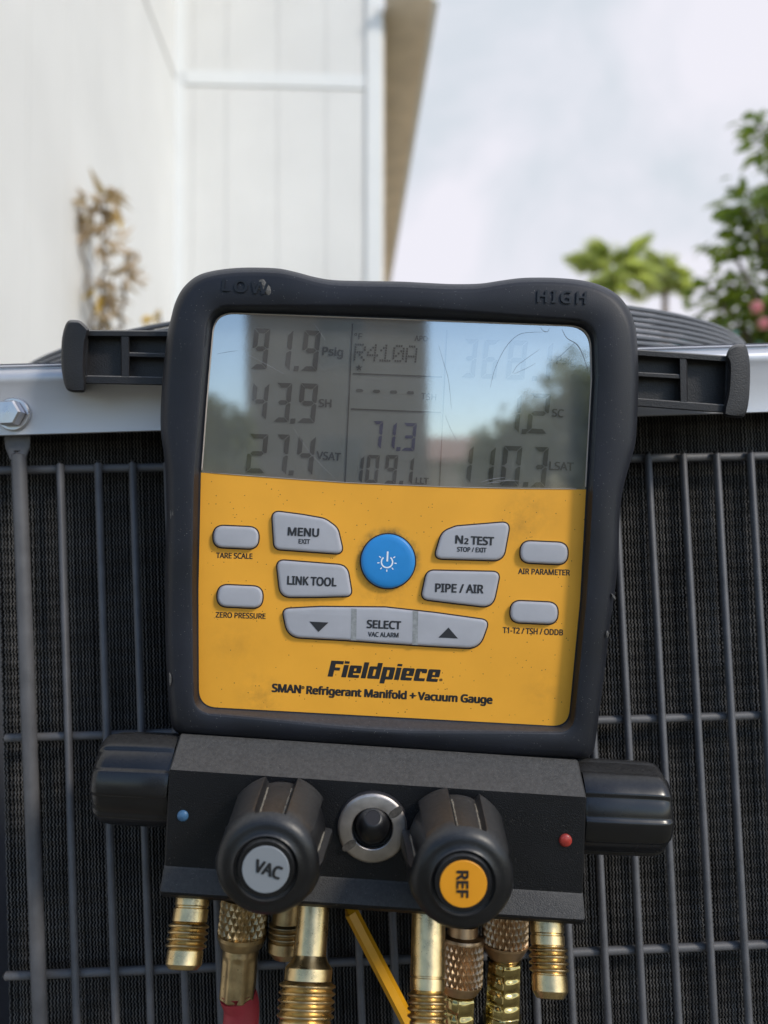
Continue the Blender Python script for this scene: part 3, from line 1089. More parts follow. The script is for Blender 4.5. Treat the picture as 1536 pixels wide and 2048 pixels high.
def scratch(pts, w=0.00010, m=None, y=YP - 0.00014):
    p = catmull([Vector(q) for q in pts], 8)
    lp = [G.hit(q.x, q.y, y) for q in p]
    n = len(lp)
    rr = [0.6 * w * (0.35 + 0.65 * math.sin(math.pi * (i + 0.5) / n)) for i in range(n)]
    obj('scratch', tube(lp, rr, 5), m or M['scratch'], disp)


scratch([(980, 777), (990, 738), (1008, 700), (1028, 676), (1048, 666), (1085, 664)], 0.00014)
scratch([(1025, 747), (1034, 732), (1052, 718), (1080, 698)], 0.00010)
scratch([(1027, 748), (1050, 738), (1072, 726)], 0.00008)
scratch([(1105, 727), (1125, 708), (1150, 685)], 0.00011)
scratch([(877, 690), (888, 728), (897, 760), (903, 818)], 0.00009)
scratch([(890, 830), (902, 860), (914, 882)], 0.00008)
scratch([(434, 708), (455, 704), (476, 701)], 0.00008)
scratch([(490, 706), (530, 727), (568, 748)], 0.00006, M['scratch_pale'])
scratch([(626, 645), (640, 664), (650, 680)], 0.00006, M['scratch_pale'])
scratch([(580, 845), (620, 905), (676, 963)], 0.00004, M['scratch_pale'])
scratch([(960, 965), (985, 958), (1010, 955)], 0.00012, M['scratch_pale'])
scratch([(966, 970), (1000, 961), (1040, 962)], 0.00010, M['scratch_pale'])
scratch([(975, 966), (1000, 964), (1022, 957)], 0.00009, M['scratch_pale'])
scratch([(1124, 658), (1134, 676), (1155, 690), (1168, 716), (1177, 744)], 0.00022, M['scratch_pale'])
scratch([(1081, 654), (1087, 662), (1095, 663), (1100, 655)], 0.00016, M['scratch_pale'])


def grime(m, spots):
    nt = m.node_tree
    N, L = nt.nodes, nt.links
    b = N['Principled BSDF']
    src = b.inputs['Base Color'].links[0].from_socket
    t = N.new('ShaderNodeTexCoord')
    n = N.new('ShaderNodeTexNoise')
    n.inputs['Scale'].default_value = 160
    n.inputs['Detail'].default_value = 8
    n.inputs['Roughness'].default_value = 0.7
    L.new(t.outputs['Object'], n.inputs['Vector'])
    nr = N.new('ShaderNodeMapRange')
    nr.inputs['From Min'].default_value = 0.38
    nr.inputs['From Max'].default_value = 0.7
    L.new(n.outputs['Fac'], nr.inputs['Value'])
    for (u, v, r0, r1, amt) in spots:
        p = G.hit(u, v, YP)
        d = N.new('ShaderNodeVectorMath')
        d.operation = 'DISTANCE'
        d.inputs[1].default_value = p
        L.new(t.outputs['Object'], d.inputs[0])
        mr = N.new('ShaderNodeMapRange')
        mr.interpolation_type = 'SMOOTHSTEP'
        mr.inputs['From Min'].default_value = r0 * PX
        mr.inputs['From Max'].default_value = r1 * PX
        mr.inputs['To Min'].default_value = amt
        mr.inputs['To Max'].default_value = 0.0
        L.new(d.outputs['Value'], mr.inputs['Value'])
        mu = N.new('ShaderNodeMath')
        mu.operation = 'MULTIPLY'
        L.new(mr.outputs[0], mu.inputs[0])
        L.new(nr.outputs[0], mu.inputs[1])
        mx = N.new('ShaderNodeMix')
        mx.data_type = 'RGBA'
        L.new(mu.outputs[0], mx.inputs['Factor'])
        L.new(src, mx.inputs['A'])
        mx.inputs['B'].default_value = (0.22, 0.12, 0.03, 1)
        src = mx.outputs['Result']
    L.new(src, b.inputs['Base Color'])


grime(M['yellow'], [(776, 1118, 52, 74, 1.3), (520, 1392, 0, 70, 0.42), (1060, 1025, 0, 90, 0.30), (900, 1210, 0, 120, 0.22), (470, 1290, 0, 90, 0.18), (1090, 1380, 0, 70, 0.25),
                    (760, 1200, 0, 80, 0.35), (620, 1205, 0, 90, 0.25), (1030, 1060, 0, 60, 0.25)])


# buttons: soft grey keys rising through dark-edged cut-outs
def key(name, corners, rad, m, h=0.0020, label=None):
    o = fillet([Vector(c) for c in corners], rad, 8)
    k = obj(name, slab(G, [(o, YP + 0.0005), (o, YP - h * 0.65), (offset(o, -1.2), YP - h * 0.85), (offset(o, -3.2), YP - h * 0.97), (offset(o, -6.5), YP - h)]), m, gauge, smooth=70)
    obj('cut_out', slab(G, [(offset(o, 2.6), YP - 0.00008), (offset(o, -0.5), YP - 0.00012)], cap_front=False), M['dark_gap'], k)
    if label:
        k['label'] = label
    return k


def pill(u, v, w=90, h=43, a=2.6):
    c, s = math.cos(R(a)), math.sin(R(a))
    return [(u + x * c - y * s, v + x * s + y * c) for x, y in ((-w / 2, -h / 2), (w / 2, -h / 2), (w / 2, h / 2), (-w / 2, h / 2))]


YT = YP - 0.00215
YF = YP - 0.00006
kb = key('button', [(544, 1022), (605, 1030), (650, 1038), (675, 1056), (687, 1108), (549, 1098)], [14, 40, 40, 30, 13, 14], M['grey_key'])
text(G, 'MENU', (575, 1071), (638, 1074), 17, YT, M['grey_ink'], kb, bold=0.035)
text(G, 'EXIT', (597, 1087), (620, 1088), 9.5, YT, M['grey_ink'], kb, bold=0.022)
kb = key('button', [(553, 1120), (694, 1131), (704, 1192), (630, 1194), (561, 1194)], [14, 24, 12, 40, 24], M['grey_key'])
text(G, 'LINK TOOL', (574, 1169), (673, 1173), 17.5, YT, M['grey_ink'], kb, bold=0.031)
kb = key('button', [(868, 1117), (884, 1064), (912, 1053), (1020, 1044), (1006, 1121)], [13, 30, 34, 14, 24], M['grey_key'])
text(G, 'N', (910, 1087), (926, 1088), 17, YT, M['grey_ink'], kb, bold=0.035)
text(G, '2', (928, 1088), (937, 1088.5), 12, YT, M['grey_ink'], kb, bold=0.040)
text(G, 'TEST', (941, 1089), (988, 1091), 17, YT, M['grey_ink'], kb, bold=0.035)
text(G, 'STOP / EXIT', (914, 1103), (973, 1105), 9.5, YT, M['grey_ink'], kb, bold=0.026)
kb = key('button', [(854, 1141), (1000, 1144), (985, 1215), (915, 1207), (842, 1198)], [18, 13, 26, 60, 14], M['grey_key'])
text(G, 'PIPE / AIR', (870, 1184), (967, 1187), 17.5, YT, M['grey_ink'], kb, bold=0.031)
kb = key('rocker_button', [(565, 1218), (640, 1214), (770, 1215), (870, 1226), (978, 1241), (958, 1297), (860, 1292), (770, 1286), (690, 1280), (576, 1274)],
         [12, 60, 60, 60, 13, 34, 60, 60, 60, 34], M['grey_key'])
for u0, v0, v1 in ((708, 1217, 1281), (831, 1222, 1290)):
    obj('divider_groove', flat(G, [(u0 - 5.5, v0), (u0 + 5.5, v0 + 0.6), (u0 + 4.5, v1), (u0 - 6.5, v1 - 0.6)], YT + 0.0001), M['key_groove'], kb)
text(G, 'SELECT', (733, 1256), (802, 1259), 16.5, YT, M['grey_ink'], kb, bold=0.035)
text(G, 'VAC ALARM', (736, 1273), (797, 1275), 9.5, YT, M['grey_ink'], kb, bold=0.022)
obj('down_arrow', flat(G, [(619, 1243), (657, 1245), (637, 1264)], YT), M['grey_ink'], kb)
obj('up_arrow', flat(G, [(897, 1255), (916, 1277), (877, 1275)], YT), M['grey_ink'], kb)
for u, v, w in ((472, 1074.5, 90), (480, 1193, 90), (1088, 1105.5, 94), (1068, 1225, 94)):
    key('small_button', pill(u, v, w), 21, M['grey_key'], h=0.0022)
pw = [Vector((776 + 54 * math.cos(q), 1122.5 + 54 * math.sin(q))) for q in np.linspace(0, 2 * math.pi, 64, endpoint=False)]
kp = obj('power_button', slab(G, [(pw, YP + 0.0005), (pw, YP - 0.0015), (offset(pw, -1.5), YP - 0.0020), (offset(pw, -5), YP - 0.0023), (offset(pw, -14), YP - 0.0025)]), M['blue_key'], gauge, smooth=70)
kp['label'] = 'round blue power button'
obj('cut_out', slab(G, [(offset(pw, 2.4), YP - 0.00008), (offset(pw, -0.5), YP - 0.00012)], cap_front=False), M['dark_gap'], kp)
YB = YP - 0.0026
sym = Geo()


def pbar(a, b, w):
    a, b = Vector(a), Vector(b)
    n = (b - a).normalized()
    n = Vector((-n.y, n.x)) * w
    sym.add([G.hit(p.x, p.y, YB) for p in (a + n, b + n, b - n, a - n)], [[0, 1, 2, 3]])


pc = Vector((774, 1124))
pbar((775.5, 1103), (774.5, 1123), 1.7)
arc = np.linspace(R(-52), R(232), 30)
for q0, q1 in zip(arc[:-1], arc[1:]):
    pt = [pc + Vector((math.cos(q), math.sin(q))) * r_ for q, r_ in ((q0, 9.8), (q1, 9.8), (q1, 12.6), (q0, 12.6))]
    sym.add([G.hit(p.x, p.y, YB) for p in pt], [[0, 1, 2, 3]])
for k in range(7):
    q = R(-35 + 2 + k * 41.5)
    d = Vector((math.cos(q), math.sin(q)))
    pbar(pc + d * 15, pc + d * 19.5, 1.0)
obj('power_symbol', sym, M['white_ink'], kp)
for s, a, b, c in (('TARE SCALE', (432, 1116), (505, 1118), 11), ('ZERO PRESSURE', (431, 1235), (531, 1238), 11), ('AIR PARAMETER', (1036, 1148), (1140, 1151), 11.5),
                   ('T1-T2 / TSH / ODDB', (1005, 1266), (1126, 1271), 12)):
    text(G, s, a, b, c, YF, M['ink'], face, bold=0.026)
logo(G, (655, 1353), (876, 1364), 33, YF, M['ink'], face)
text(G, '®', (878.5, 1362), (885, 1362.3), 5, YF, M['ink'], face)
text(G, 'SMAN', (543, 1384), (602, 1387), 17, YF, M['ink'], face, bold=0.048)
text(G, '®', (602.5, 1378), (609, 1378.3), 6, YF, M['ink'], face)
text(G, 'Refrigerant Manifold + Vacuum Gauge', (612, 1388), (985, 1408), 16.5, YF, M['ink'], face, bold=0.048)

# manifold block under the case
def gz(v, y):
    return G.hit(768, v, y).z


prof = [(0.024, 1478), (0.002, 1494), (-0.0105, 1563), (-0.0112, 1567), (-0.0120, 1760), (-0.0124, 1764), (-0.0165, 1812), (-0.0163, 1817), (-0.0140, 1822), (0.026, 1822)]
bp_ = [(y, gz(v, y)) for y, v in prof]
xL, xR_ = G.hit(333, 1640, -0.0115).x, G.hit(1170, 1680, -0.0115).x
loops = []
for x, ins in ((xL, 0.0006), (xL + 0.0006, 0.0), (xL + 0.02, 0), ((xL + xR_) / 2, 0), (xR_ - 0.02, 0), (xR_ - 0.0006, 0.0), (xR_, 0.0006)):
    cy, cz = 0.006, sum(z for _, z in bp_) / len(bp_)
    loops.append([Vector((x, y + (cy - y) * ins * 40, z + (cz - z) * ins * 30 - 0.021 * x)) for y, z in bp_])   # the block sits a little askew
block = obj('manifold_block', loft(loops, True, True, True), M['block'], gauge, smooth=25)
for nm, u, v, r_, m in (('indicator_dot', 366, 1631, 0.0020, 'blue_dot'), ('indicator_dot', 1130.5, 1680, 0.0023, 'red_dot')):
    o = obj(nm, lathe(G.hit(u, v, -0.0114), Vector((0, -1, 0)), [(0, r_), (0.0005, r_), (0.0010, r_ * 0.75), (0.0012, 0.0)], 24, cap=False), M[m], block, smooth=60)
    o['label'] = 'blue indicator dot' if m == 'blue_dot' else 'red indicator dot'

# sight port between the knobs
pc3 = G.hit(745, 1654, -0.0118)
port = obj('port_washer', lathe(pc3, Vector((0, -1, 0)), [(0, 0.0122), (0.0012, 0.0122), (0.0016, 0.0118), (0.0018, 0.0112), (0.0018, 0.0075), (0.0016, 0.0072), (0.0004, 0.0071)], 72, cap=False), M['steel'], gauge, smooth=30)
for q in (R(38), R(218)):
    d = Vector((math.cos(q), 0, math.sin(q)))
    n = Vector((-d.z, 0, d.x))
    slot = []
    for k in np.linspace(0, 2 * math.pi, 20, endpoint=False):
        ccx = 0.0100 + 0.0022 * math.cos(k) + (0.0006 if math.cos(k) > 0 else -0.0006)
        slot.append(pc3 + d * ccx + n * (0.0014 * math.sin(k)) + Vector((0, -0.00186, 0)))
    inner = [p + Vector((0, 0.0009, 0)) for p in slot]
    g = Geo().add(*loft([slot, inner], True, True, False))
    obj('washer_slot', g, M['slot'], port, smooth=30)
obj('valve_core', lathe(pc3 + Vector((0, 0.003, -0.0012)), Vector((0, -1, 0.85)), [(0, 0.0062), (0.0030, 0.0066), (0.0055, 0.0061), (0.0078, 0.0047), (0.0094, 0.0031), (0.0095, 0.0026), (0.0060, 0.0024), (0.0055, 0.0)], 48, cap=False), M['knob'], port, smooth=35)
obj('hole_shade_disc', lathe(pc3 + Vector((0, 0.003, -0.0012)), Vector((0, -1, 0.85)), [(0.0088, 0.00262), (0.00935, 0.00255), (0.00936, 0.0)], 32, cap=False), M['dark_gap'], port)  # dark disc closing the hole; the hole's shade is in its colour
obj('socket', lathe(pc3 + Vector((0, 0.0003, 0)), Vector((0, -1, 0)), [(0, 0.0128), (0.0007, 0.0126), (0.0009, 0.0121)], 64, cap=False), M['dark_gap'], port, smooth=35)


# front knobs
def front_knob(u, v, turn, sticker, letter, lab):
    yf = -0.047
    cap = G.hit(u, v, yf)                                   # middle of the cap
    o = Vector((cap.x, -0.0135, cap.z))
    L_ = -yf - 0.0135
    D = Vector((0, -1, 0))
    prof = [(0.0, 0.0160), (0.0006, 0.0182), (0.003, 0.0186)]
    prof += [(t, 0.0186 - 0.062 * t) for t in np.linspace(0.004, L_ - 0.0085, 12)]
    r0 = prof[-1][1]
    t0 = prof[-1][0]
    for k in range(1, 12):
        q = k / 11 * math.pi / 2
        prof.append((t0 + 0.0070 * math.sin(q), r0 - 0.0050 * (1 - math.cos(q))))
    prof += [(L_ - 0.0010, 0.0106), (L_ - 0.0006, 0.0102), (L_ - 0.0006, 0.0100), (L_ - 0.0016, 0.0098), (L_ - 0.0018, 0.0092), (L_ - 0.0008, 0.0089), (L_ - 0.0005, 0.0086), (L_ - 0.0005, 0.0)]

    def rf(t, r, a):
        # a runs round the axis; five wide flats are let into the side
        k = ((a - turn) / (2 * math.pi) * 5) % 1.0
        k = min(k, 1 - k) / 5 * 2 * math.pi
        s = 1 / (1 + math.exp((k - 0.30) * 220))
        e = 1 / (1 + math.exp((t - (t0 + 0.0030)) * 4200))
        return r - 0.0025 * s * e * (1 if t > 0.0003 else 0.2)
    kn = obj('knob', lathe(o, D, prof, 360, rf, cap=False), M['knob'], gauge, smooth=34)
    kn['label'] = lab
    x, y_, d = basis(D)
    # packed dust along the corners of the upper flats
    for kk in range(5):
        a0 = turn + kk * 2 * math.pi / 5
        up = (x * math.cos(a0) + y_ * math.sin(a0)).z
        if up < 0.2:
            continue
        for sgn in (-1, 1):
            lp = []
            rr = []
            for t in np.linspace(0.006, t0 + 0.0014, 12):
                a = a0 + sgn * 0.262
                r_ = (0.0186 - 0.062 * t) - 0.0024
                lp.append(o + d * t + x * (r_ * math.cos(a)) + y_ * (r_ * math.sin(a)))
                rr.append(0.0004 * random.uniform(0.55, 1.25))
            obj('dust_line', tube(lp, rr, 6), M['dust'], kn, smooth=70)
    st = obj('sticker', lathe(o, D, [(L_ - 0.0005, 0.0073), (L_ - 0.0002, 0.00725), (L_ - 0.0001, 0.0071), (L_ - 0.0001, 0.0)], 64, cap=False), M[sticker], kn, smooth=30)
    return kn, letter, yf


k1, _, yf = front_knob(531, 1740, R(90), 'sticker_grey', 'VAC', 'front knob with a grey cap')
text(G, 'VAC', (505, 1742), (559, 1760), 26, yf - 0.00015, M['ink'], k1, bold=0.034)
k2, _, yf = front_knob(927, 1769, R(98), 'sticker_yellow', 'REF', 'front knob with a yellow cap')
text(G, 'REF', (913.5, 1741), (913, 1796), 24, yf - 0.00015, M['ink'], k2, bold=0.034)


# side knobs: smooth black, six broad flutes
def side_knob(x_in, u_out, v, lab):
    c = G.hit(u_out, v, 0.006)
    d = Vector((1 if u_out > 768 else -1, 0, 0))
    L_ = abs(c.x - x_in)
    o = Vector((x_in, 0.006, c.z))
    prof = [(0.0004, 0.0140), (0.0006, 0.0166), (0.002, 0.0170), (L_ * 0.4, 0.0170), (L_ * 0.75, 0.0168)]
    for k in range(0, 9):
        q = k / 8 * math.pi / 2
        prof.append((L_ * 0.80 + L_ * 0.20 * math.sin(q), 0.0167 - 0.0050 * (1 - math.cos(q)) ** 1.2))
    prof += [(L_ - 0.0004, 0.0104), (L_ - 0.001, 0.0)]

    def rf(t, r, a):
        k = ((a - R(18)) / (2 * math.pi) * 6) % 1.0
        k = min(k, 1 - k) / 6 * 2 * math.pi
        s = 1 / (1 + math.exp((k - 0.25) * 80))
        return r - 0.0009 * s
    o_ = obj('side_knob', lathe(o, d, prof, 200, rf, cap=False), M['side_knob'], gauge, smooth=35)
    o_['label'] = lab


side_knob(xL, 206, 1552, 'smooth black knob on the left end')
side_knob(xR_, 1323, 1617, 'smooth black knob on the right end')


# hose handles either side of the case
def quad(uv, y0, y1, bev=2.0):
    o = fillet([Vector(p) for p in uv], bev + 1.5, 3)
    return slab(G, [(o, y1), (o, y0 + 0.0007), (offset(o, -bev), y0)], cap_back=True)


def handle(m, bar, vert, mid, flange, flange_front, lab):
    g = Geo()
    (a, b, c, d) = bar                          # outline of the bar: top-left, top-right, bottom-right, bottom-left
    a, b, c, d = map(Vector, (a, b, c, d))
    g.add(*quad([a, b, c, d], 0.0215, 0.028, 0.5))                              # sunk floor
    tw = 13
    n = (d - a).normalized()
    nb = (c - b).normalized()
    g.add(*quad([a, b, b + nb * tw, a + n * tw], 0.0165, 0.0275))               # top rib
    g.add(*quad([d - n * tw * 1.3, c - nb * tw * 1.3, c, d], 0.0165, 0.0275))   # bottom rib
    for (p, q, w) in vert:                                                      # cross ribs
        g.add(*quad([(p[0] - w, p[1]), (p[0] + w, p[1]), (q[0] + w, q[1]), (q[0] - w, q[1])], 0.0168, 0.0272))
    for (p, q, w) in mid:
        g.add(*quad([(p[0], p[1] - w), (q[0], q[1] - w), (q[0], q[1] + w), (p[0], p[1] + w)], 0.0171, 0.0270))
    o = obj('handle', g, M['handle'], gauge, smooth=35)
    o['label'] = lab
    fl = catmull([Vector(p) for p in flange], 5, True)
    ff = catmull([Vector(p) for p in flange_front], 5, True)
    h = obj('flange', slab(G, [(fl, 0.0325), (fl, 0.0165), (offset(fl, -1.5), 0.0152), (offset(fl, -5), 0.0143)], cap_back=True), M['handle'], o, smooth=50)


handle(M['handle'], [(150, 660), (345, 661), (345, 771), (150, 767)], [((172, 664), (171, 766), 5), ((250, 664), (251, 767), 9)],
       [((250, 709), (345, 712), 5)],
       [(136, 642), (152, 640), (163, 643), (176, 656), (178, 664), (172, 690), (170, 740), (172, 766), (170, 783), (158, 785), (140, 783), (130, 772), (123, 735), (123, 690), (127, 662)], [(130, 650), (140, 642), (150, 650), (152, 700), (150, 765), (140, 782), (130, 772), (124, 735), (124, 690)],
       'left hose handle with sunk cells')
handle(M['handle'], [(1262, 698), (1475, 713), (1475, 828), (1262, 812)], [((1366, 708), (1368, 818), 8), ((1456, 716), (1452, 824), 5)],
       [((1262, 748), (1366, 754), 5)],
       [(1468, 690), (1482, 688), (1492, 692), (1499, 720), (1500, 760), (1497, 805), (1490, 830), (1478, 836), (1450, 832), (1447, 820), (1455, 780), (1457, 730), (1452, 714), (1458, 698)],
       [(1478, 700), (1486, 692), (1493, 700), (1499, 740), (1499, 780), (1494, 815), (1486, 830), (1478, 820), (1474, 760)],
       'right hose handle with sunk cells')
# the folding hook the gauge hangs by, over the rail behind the case
hk = U.hit(700, 724, 0.004)
hw = G.I @ (U.M @ hk)
obj('hanging_hook', tube(catmull([(hw.x, 0.0325, hw.z - 0.05), (hw.x, 0.0330, hw.z - 0.01), (hw.x, 0.0340, hw.z + 0.006), (hw.x, 0.044, hw.z + 0.008), (hw.x, 0.054, hw.z + 0.004), (hw.x, 0.056, hw.z - 0.008)], 6), 0.0017, 10), M['steel'], gauge, smooth=60)


# ---- brass ports along the underside
def thread(t0, t1, r, n, depth=0.0012):
    p = []
    for k in range(n * 8 + 1):
        ph = k / 8
        p.append((t0 + (t1 - t0) * k / (n * 8), r - depth * (0.5 + 0.5 * math.cos(2 * math.pi * ph)) ** 1.3))
    return p


DN = Vector((0, -math.sin(R(28)), -math.cos(R(28))))
K = 0.000178


def port_at(u, v, y, steps, m='brass', lab=None, d=DN, seg=56, name='brass_port'):
    o = G.hit(u, v, y)
    g = obj(name, lathe(o, d, steps, seg, cap=True), M[m], gauge, smooth=24)
    if lab:
        g['label'] = lab
    return g


port_at(386, 1793, -0.006, [(-0.004, 0.0060), (0.0028, 0.0060), (0.0032, 0.0056), (0.0036, 0.0056), (0.0040, 0.0061), (0.0080, 0.0061), (0.0082, 0.0055)] + thread(0.0084, 0.0166, 0.0071, 4)
        + [(0.0168, 0.0058), (0.0170, 0.0062), (0.0212, 0.0062), (0.0226, 0.0050), (0.0228, 0.0044), (0.0215, 0.0034), (0.018, 0.003)])
port_at(627, 1812, -0.006, [(-0.004, 0.0057), (0.0155, 0.0057), (0.0175, 0.0066), (0.0190, 0.0080), (0.0194, 0.0082), (0.0230, 0.0082), (0.0232, 0.0074)] + thread(0.0234, 0.0345, 0.0098, 5, 0.0013)
        + [(0.0347, 0.0084), (0.0349, 0.0088), (0.0385, 0.0088), (0.0440, 0.0056), (0.0442, 0.0050), (0.042, 0.0035), (0.038, 0.0032)], lab='largest brass port')
port_at(857, 1822, -0.006, [(-0.004, 0.0060), (0.0200, 0.0060), (0.0202, 0.0056), (0.0206, 0.0056), (0.0208, 0.0060), (0.0242, 0.0060), (0.0246, 0.0055)] + thread(0.0248, 0.0330, 0.0069, 4)
        + [(0.0332, 0.0055), (0.0335, 0.0060), (0.0420, 0.0060), (0.0432, 0.0048), (0.042, 0.003)], lab='longest brass port')
port_at(1093, 1842, -0.006, [(-0.004, 0.0060), (0.0036, 0.0060), (0.0040, 0.0056), (0.0044, 0.0056), (0.0047, 0.0060), (0.0074, 0.0060), (0.0077, 0.0056)] + thread(0.0080, 0.0162, 0.0069, 4)
        + [(0.0164, 0.0057), (0.0167, 0.0061), (0.0215, 0.0061), (0.0236, 0.0048), (0.0238, 0.0042), (0.022, 0.0034), (0.018, 0.003)])
port_at(575, 1830, 0.012, [(-0.008, 0.0058), (0.002, 0.0058)] + thread(0.0024, 0.0084, 0.0070, 3) + [(0.0086, 0.0060), (0.009, 0.0066), (0.0125, 0.0066), (0.015, 0.0045), (0.013, 0.003)], m='old_brass',
        d=Vector((0, -0.2, -0.98)))


# ---- hoses: things of their own, screwed onto the rear ports
def knurl(t0, t1, n=22, depth=0.0011):
    def rf(t, r, a):
        if t < t0 or t > t1:
            return r
        s = (t - t0) * 620
        p = abs(((n * a / (2 * math.pi) + s / 3.0) % 1.0) - 0.5) * 2
        q = abs(((n * a / (2 * math.pi) - s / 3.0) % 1.0) - 0.5) * 2
        return r - depth * max(1 - p, 1 - q) ** 1.6
    return rf


def hose(u, v, y, d, nut, nut_m, knurl_rng, sleeve, sleeve_m, hose_r, hose_m, start, lab, cat_group, ends, crimp=False, name='refrigerant_hose', kn=22):
    o = G.M @ G.hit(u, v, y)
    dw = (G.M.to_3x3() @ d).normalized()
    t = thing(name, lab, 'hose', Matrix.Translation(o), cat_group)
    z = Vector((0, 0, 0))
    tt = []
    for a, b in zip(nut[:-1], nut[1:]):
        n_ = max(2, int((b[0] - a[0]) / 0.00022))
        for k in range(n_):
            tt.append((a[0] + (b[0] - a[0]) * k / n_, a[1] + (b[1] - a[1]) * k / n_))
    tt.append(nut[-1])
    obj('knurled_nut', lathe(z, dw, tt, kn * 10, knurl(*knurl_rng, n=kn), cap=True), M[nut_m], t, smooth=28)
    rf = None
    if crimp:
        def rf(tq, r, a):
            lo, hi = sleeve[1][0], sleeve[-2][0]
            if tq < lo or tq > hi:
                return r
            w = (tq - lo) / (hi - lo)
            e = math.sin(math.pi * min(1, max(0, w))) ** 0.35
            seam = abs(((a / (2 * math.pi) * 6 + 0.12) % 1.0) - 0.5) * 2
            band = 0.5 + 0.5 * math.cos(2 * math.pi * w * 4.0)
            return r - e * (0.00055 * (1 - seam ** 6) + 0.0007 * band ** 2 * (1 - seam ** 4))
    else:
        def rf(tq, r, a):
            lo, hi = sleeve[1][0] + 0.002, sleeve[-1][0]
            if tq < lo:
                return r
            return r - 0.0005 * (0.5 + 0.5 * math.cos(8 * a)) * min(1, (tq - lo) / 0.002)
    tt = []
    for a, b in zip(sleeve[:-1], sleeve[1:]):
        n_ = max(2, int((b[0] - a[0]) / 0.00025))
        for k in range(n_):
            tt.append((a[0] + (b[0] - a[0]) * k / n_, a[1] + (b[1] - a[1]) * k / n_))
    tt.append(sleeve[-1])
    obj('crimp_sleeve', lathe(z, dw, tt, 96, rf, cap=True), M[sleeve_m], t, smooth=45)
    p0 = dw * start
    pts = [p0, p0 + dw * 0.03] + [Vector(e) - o for e in ends]
    obj('hose_line', tube(catmull(pts, 10), hose_r, 20), M[hose_m], t, smooth=60)
    return t


dn = Vector((-0.015, -0.16, -1.0))
hose(488, 1822, 0.012, Vector((-0.01, -0.16, -1)), [(-0.006, 0.0060), (-0.0052, 0.0092), (0.0080, 0.0094), (0.0095, 0.0092), (0.0125, 0.0078), (0.0128, 0.006)], 'old_brass', (-0.005, 0.0078),
     [(0.0120, 0.0052), (0.0128, 0.0066), (0.0150, 0.0068), (0.0305, 0.0068), (0.0309, 0.0064)], 'old_brass', 0.0067, 'red_hose', 0.0285,
     'red rubber hose below the tarnished brass knurled nut', None,
     [(-0.09, 0.245, 0.50), (-0.14, 0.22, 0.2), (-0.30, 0.10, 0.012), (-0.8, -0.1, 0.009), (-1.0, 0.3, 0.009)], kn=20)
hose(925, 1872, 0.013, Vector((-0.03, -0.22, -1)), [(-0.004, 0.0058), (-0.0005, 0.0060), (0.0002, 0.0082), (0.0010, 0.0084), (0.0155, 0.0086), (0.0165, 0.0084), (0.0195, 0.0066), (0.0200, 0.0055)], 'copper', (0.0015, 0.0158),
     [(0.0195, 0.0045), (0.0204, 0.0060), (0.0215, 0.0064), (0.0420, 0.0066), (0.0450, 0.0066)], 'olive_brass', 0.0058, 'black_hose', 0.043,
     'black hose with its copper knurled nut right behind the longest brass port', 'black hoses on copper nuts',
     [(0.03, 0.25, 0.50), (0.05, 0.2, 0.2), (0.2, 0.08, 0.012), (0.6, -0.1, 0.009), (0.9, 0.1, 0.009)], crimp=True, kn=24)
hose(1011, 1848, 0.016, Vector((-0.02, -0.16, -1)), [(-0.008, 0.0070), (-0.0066, 0.0088), (0.0066, 0.0092), (0.0075, 0.0090), (0.0115, 0.0066), (0.0122, 0.0058)], 'copper', (-0.006, 0.0064),
     [(0.0115, 0.0050), (0.0128, 0.0066), (0.0140, 0.0070), (0.0320, 0.0073), (0.0350, 0.0074)], 'olive_brass', 0.0066, 'black_hose', 0.033,
     'black hose with its copper knurled nut beside the right brass port', 'black hoses on copper nuts',
     [(0.075, 0.25, 0.50), (0.11, 0.2, 0.2), (0.3, 0.06, 0.012), (0.8, -0.15, 0.009), (1.1, 0.0, 0.009)], crimp=True, kn=24)
# yellow line slanting down behind the ports
a_ = G.M @ G.hit(690, 1800, 0.022)
b_ = G.M @ G.hit(826, 2062, 0.012)
yt = thing('yellow_line', 'thin yellow faceted line slanting down between the brass ports', 'hose', Matrix.Translation(a_))
dl = (b_ - a_)
obj('line', tube([dl * q for q in (-0.08, 0.1, 0.3, 0.5, 0.7, 0.9, 1.1, 1.3)] + [ dl * 1.7 + Vector((0.01, 0, -0.02)), Vector((0.14, -0.05, 0.30 - a_.z)), Vector((0.3, -0.15, 0.008 - a_.z)), Vector((0.8, -0.2, 0.006 - a_.z))], 0.0028, 6), M['yellow_hose'], yt, smooth=20)


# ================================================================== PLANTS
def leaf_geo(L=1.0, W=0.42, fold=0.12, droop=0.18, n=5):
    v, f = [], []
    for i in range(n + 1):
        t = i / n
        w = W * math.sin(math.pi * min(1, t * 0.93 + 0.04)) ** 0.8 * (1.15 - 0.5 * t) / 2
        z = -droop * t * t
        v += [(-w, L * t, z + fold * w * 2), (0, L * t, z), (w, L * t, z + fold * w * 2)]
    for i in range(n):
        b = i * 3
        f += [(b, b + 1, b + 4, b + 3), (b + 1, b + 2, b + 5, b + 4)]
    return v, f


LEAF = [mesh('leaf', *leaf_geo(1, 0.52, 0.2, 0.22), M['leaf'], 70), mesh('leaf', *leaf_geo(1, 0.46, 0.3, 0.35), M['leaf_pale'], 70)]
DRY = [mesh('dry_leaf', *leaf_geo(1, 0.30, 0.7, 0.5), M['dry_leaf'], 70), mesh('dry_leaf', *leaf_geo(1, 0.45, 0.4, 0.3), M['dry_yellow'], 70)]


def rand_rot(d, rnd, roll=1.0):
    q = Vector(d).to_track_quat('Y', 'Z').to_matrix()
    return q @ Matrix.Rotation(rnd.uniform(-roll, roll), 3, 'Y')


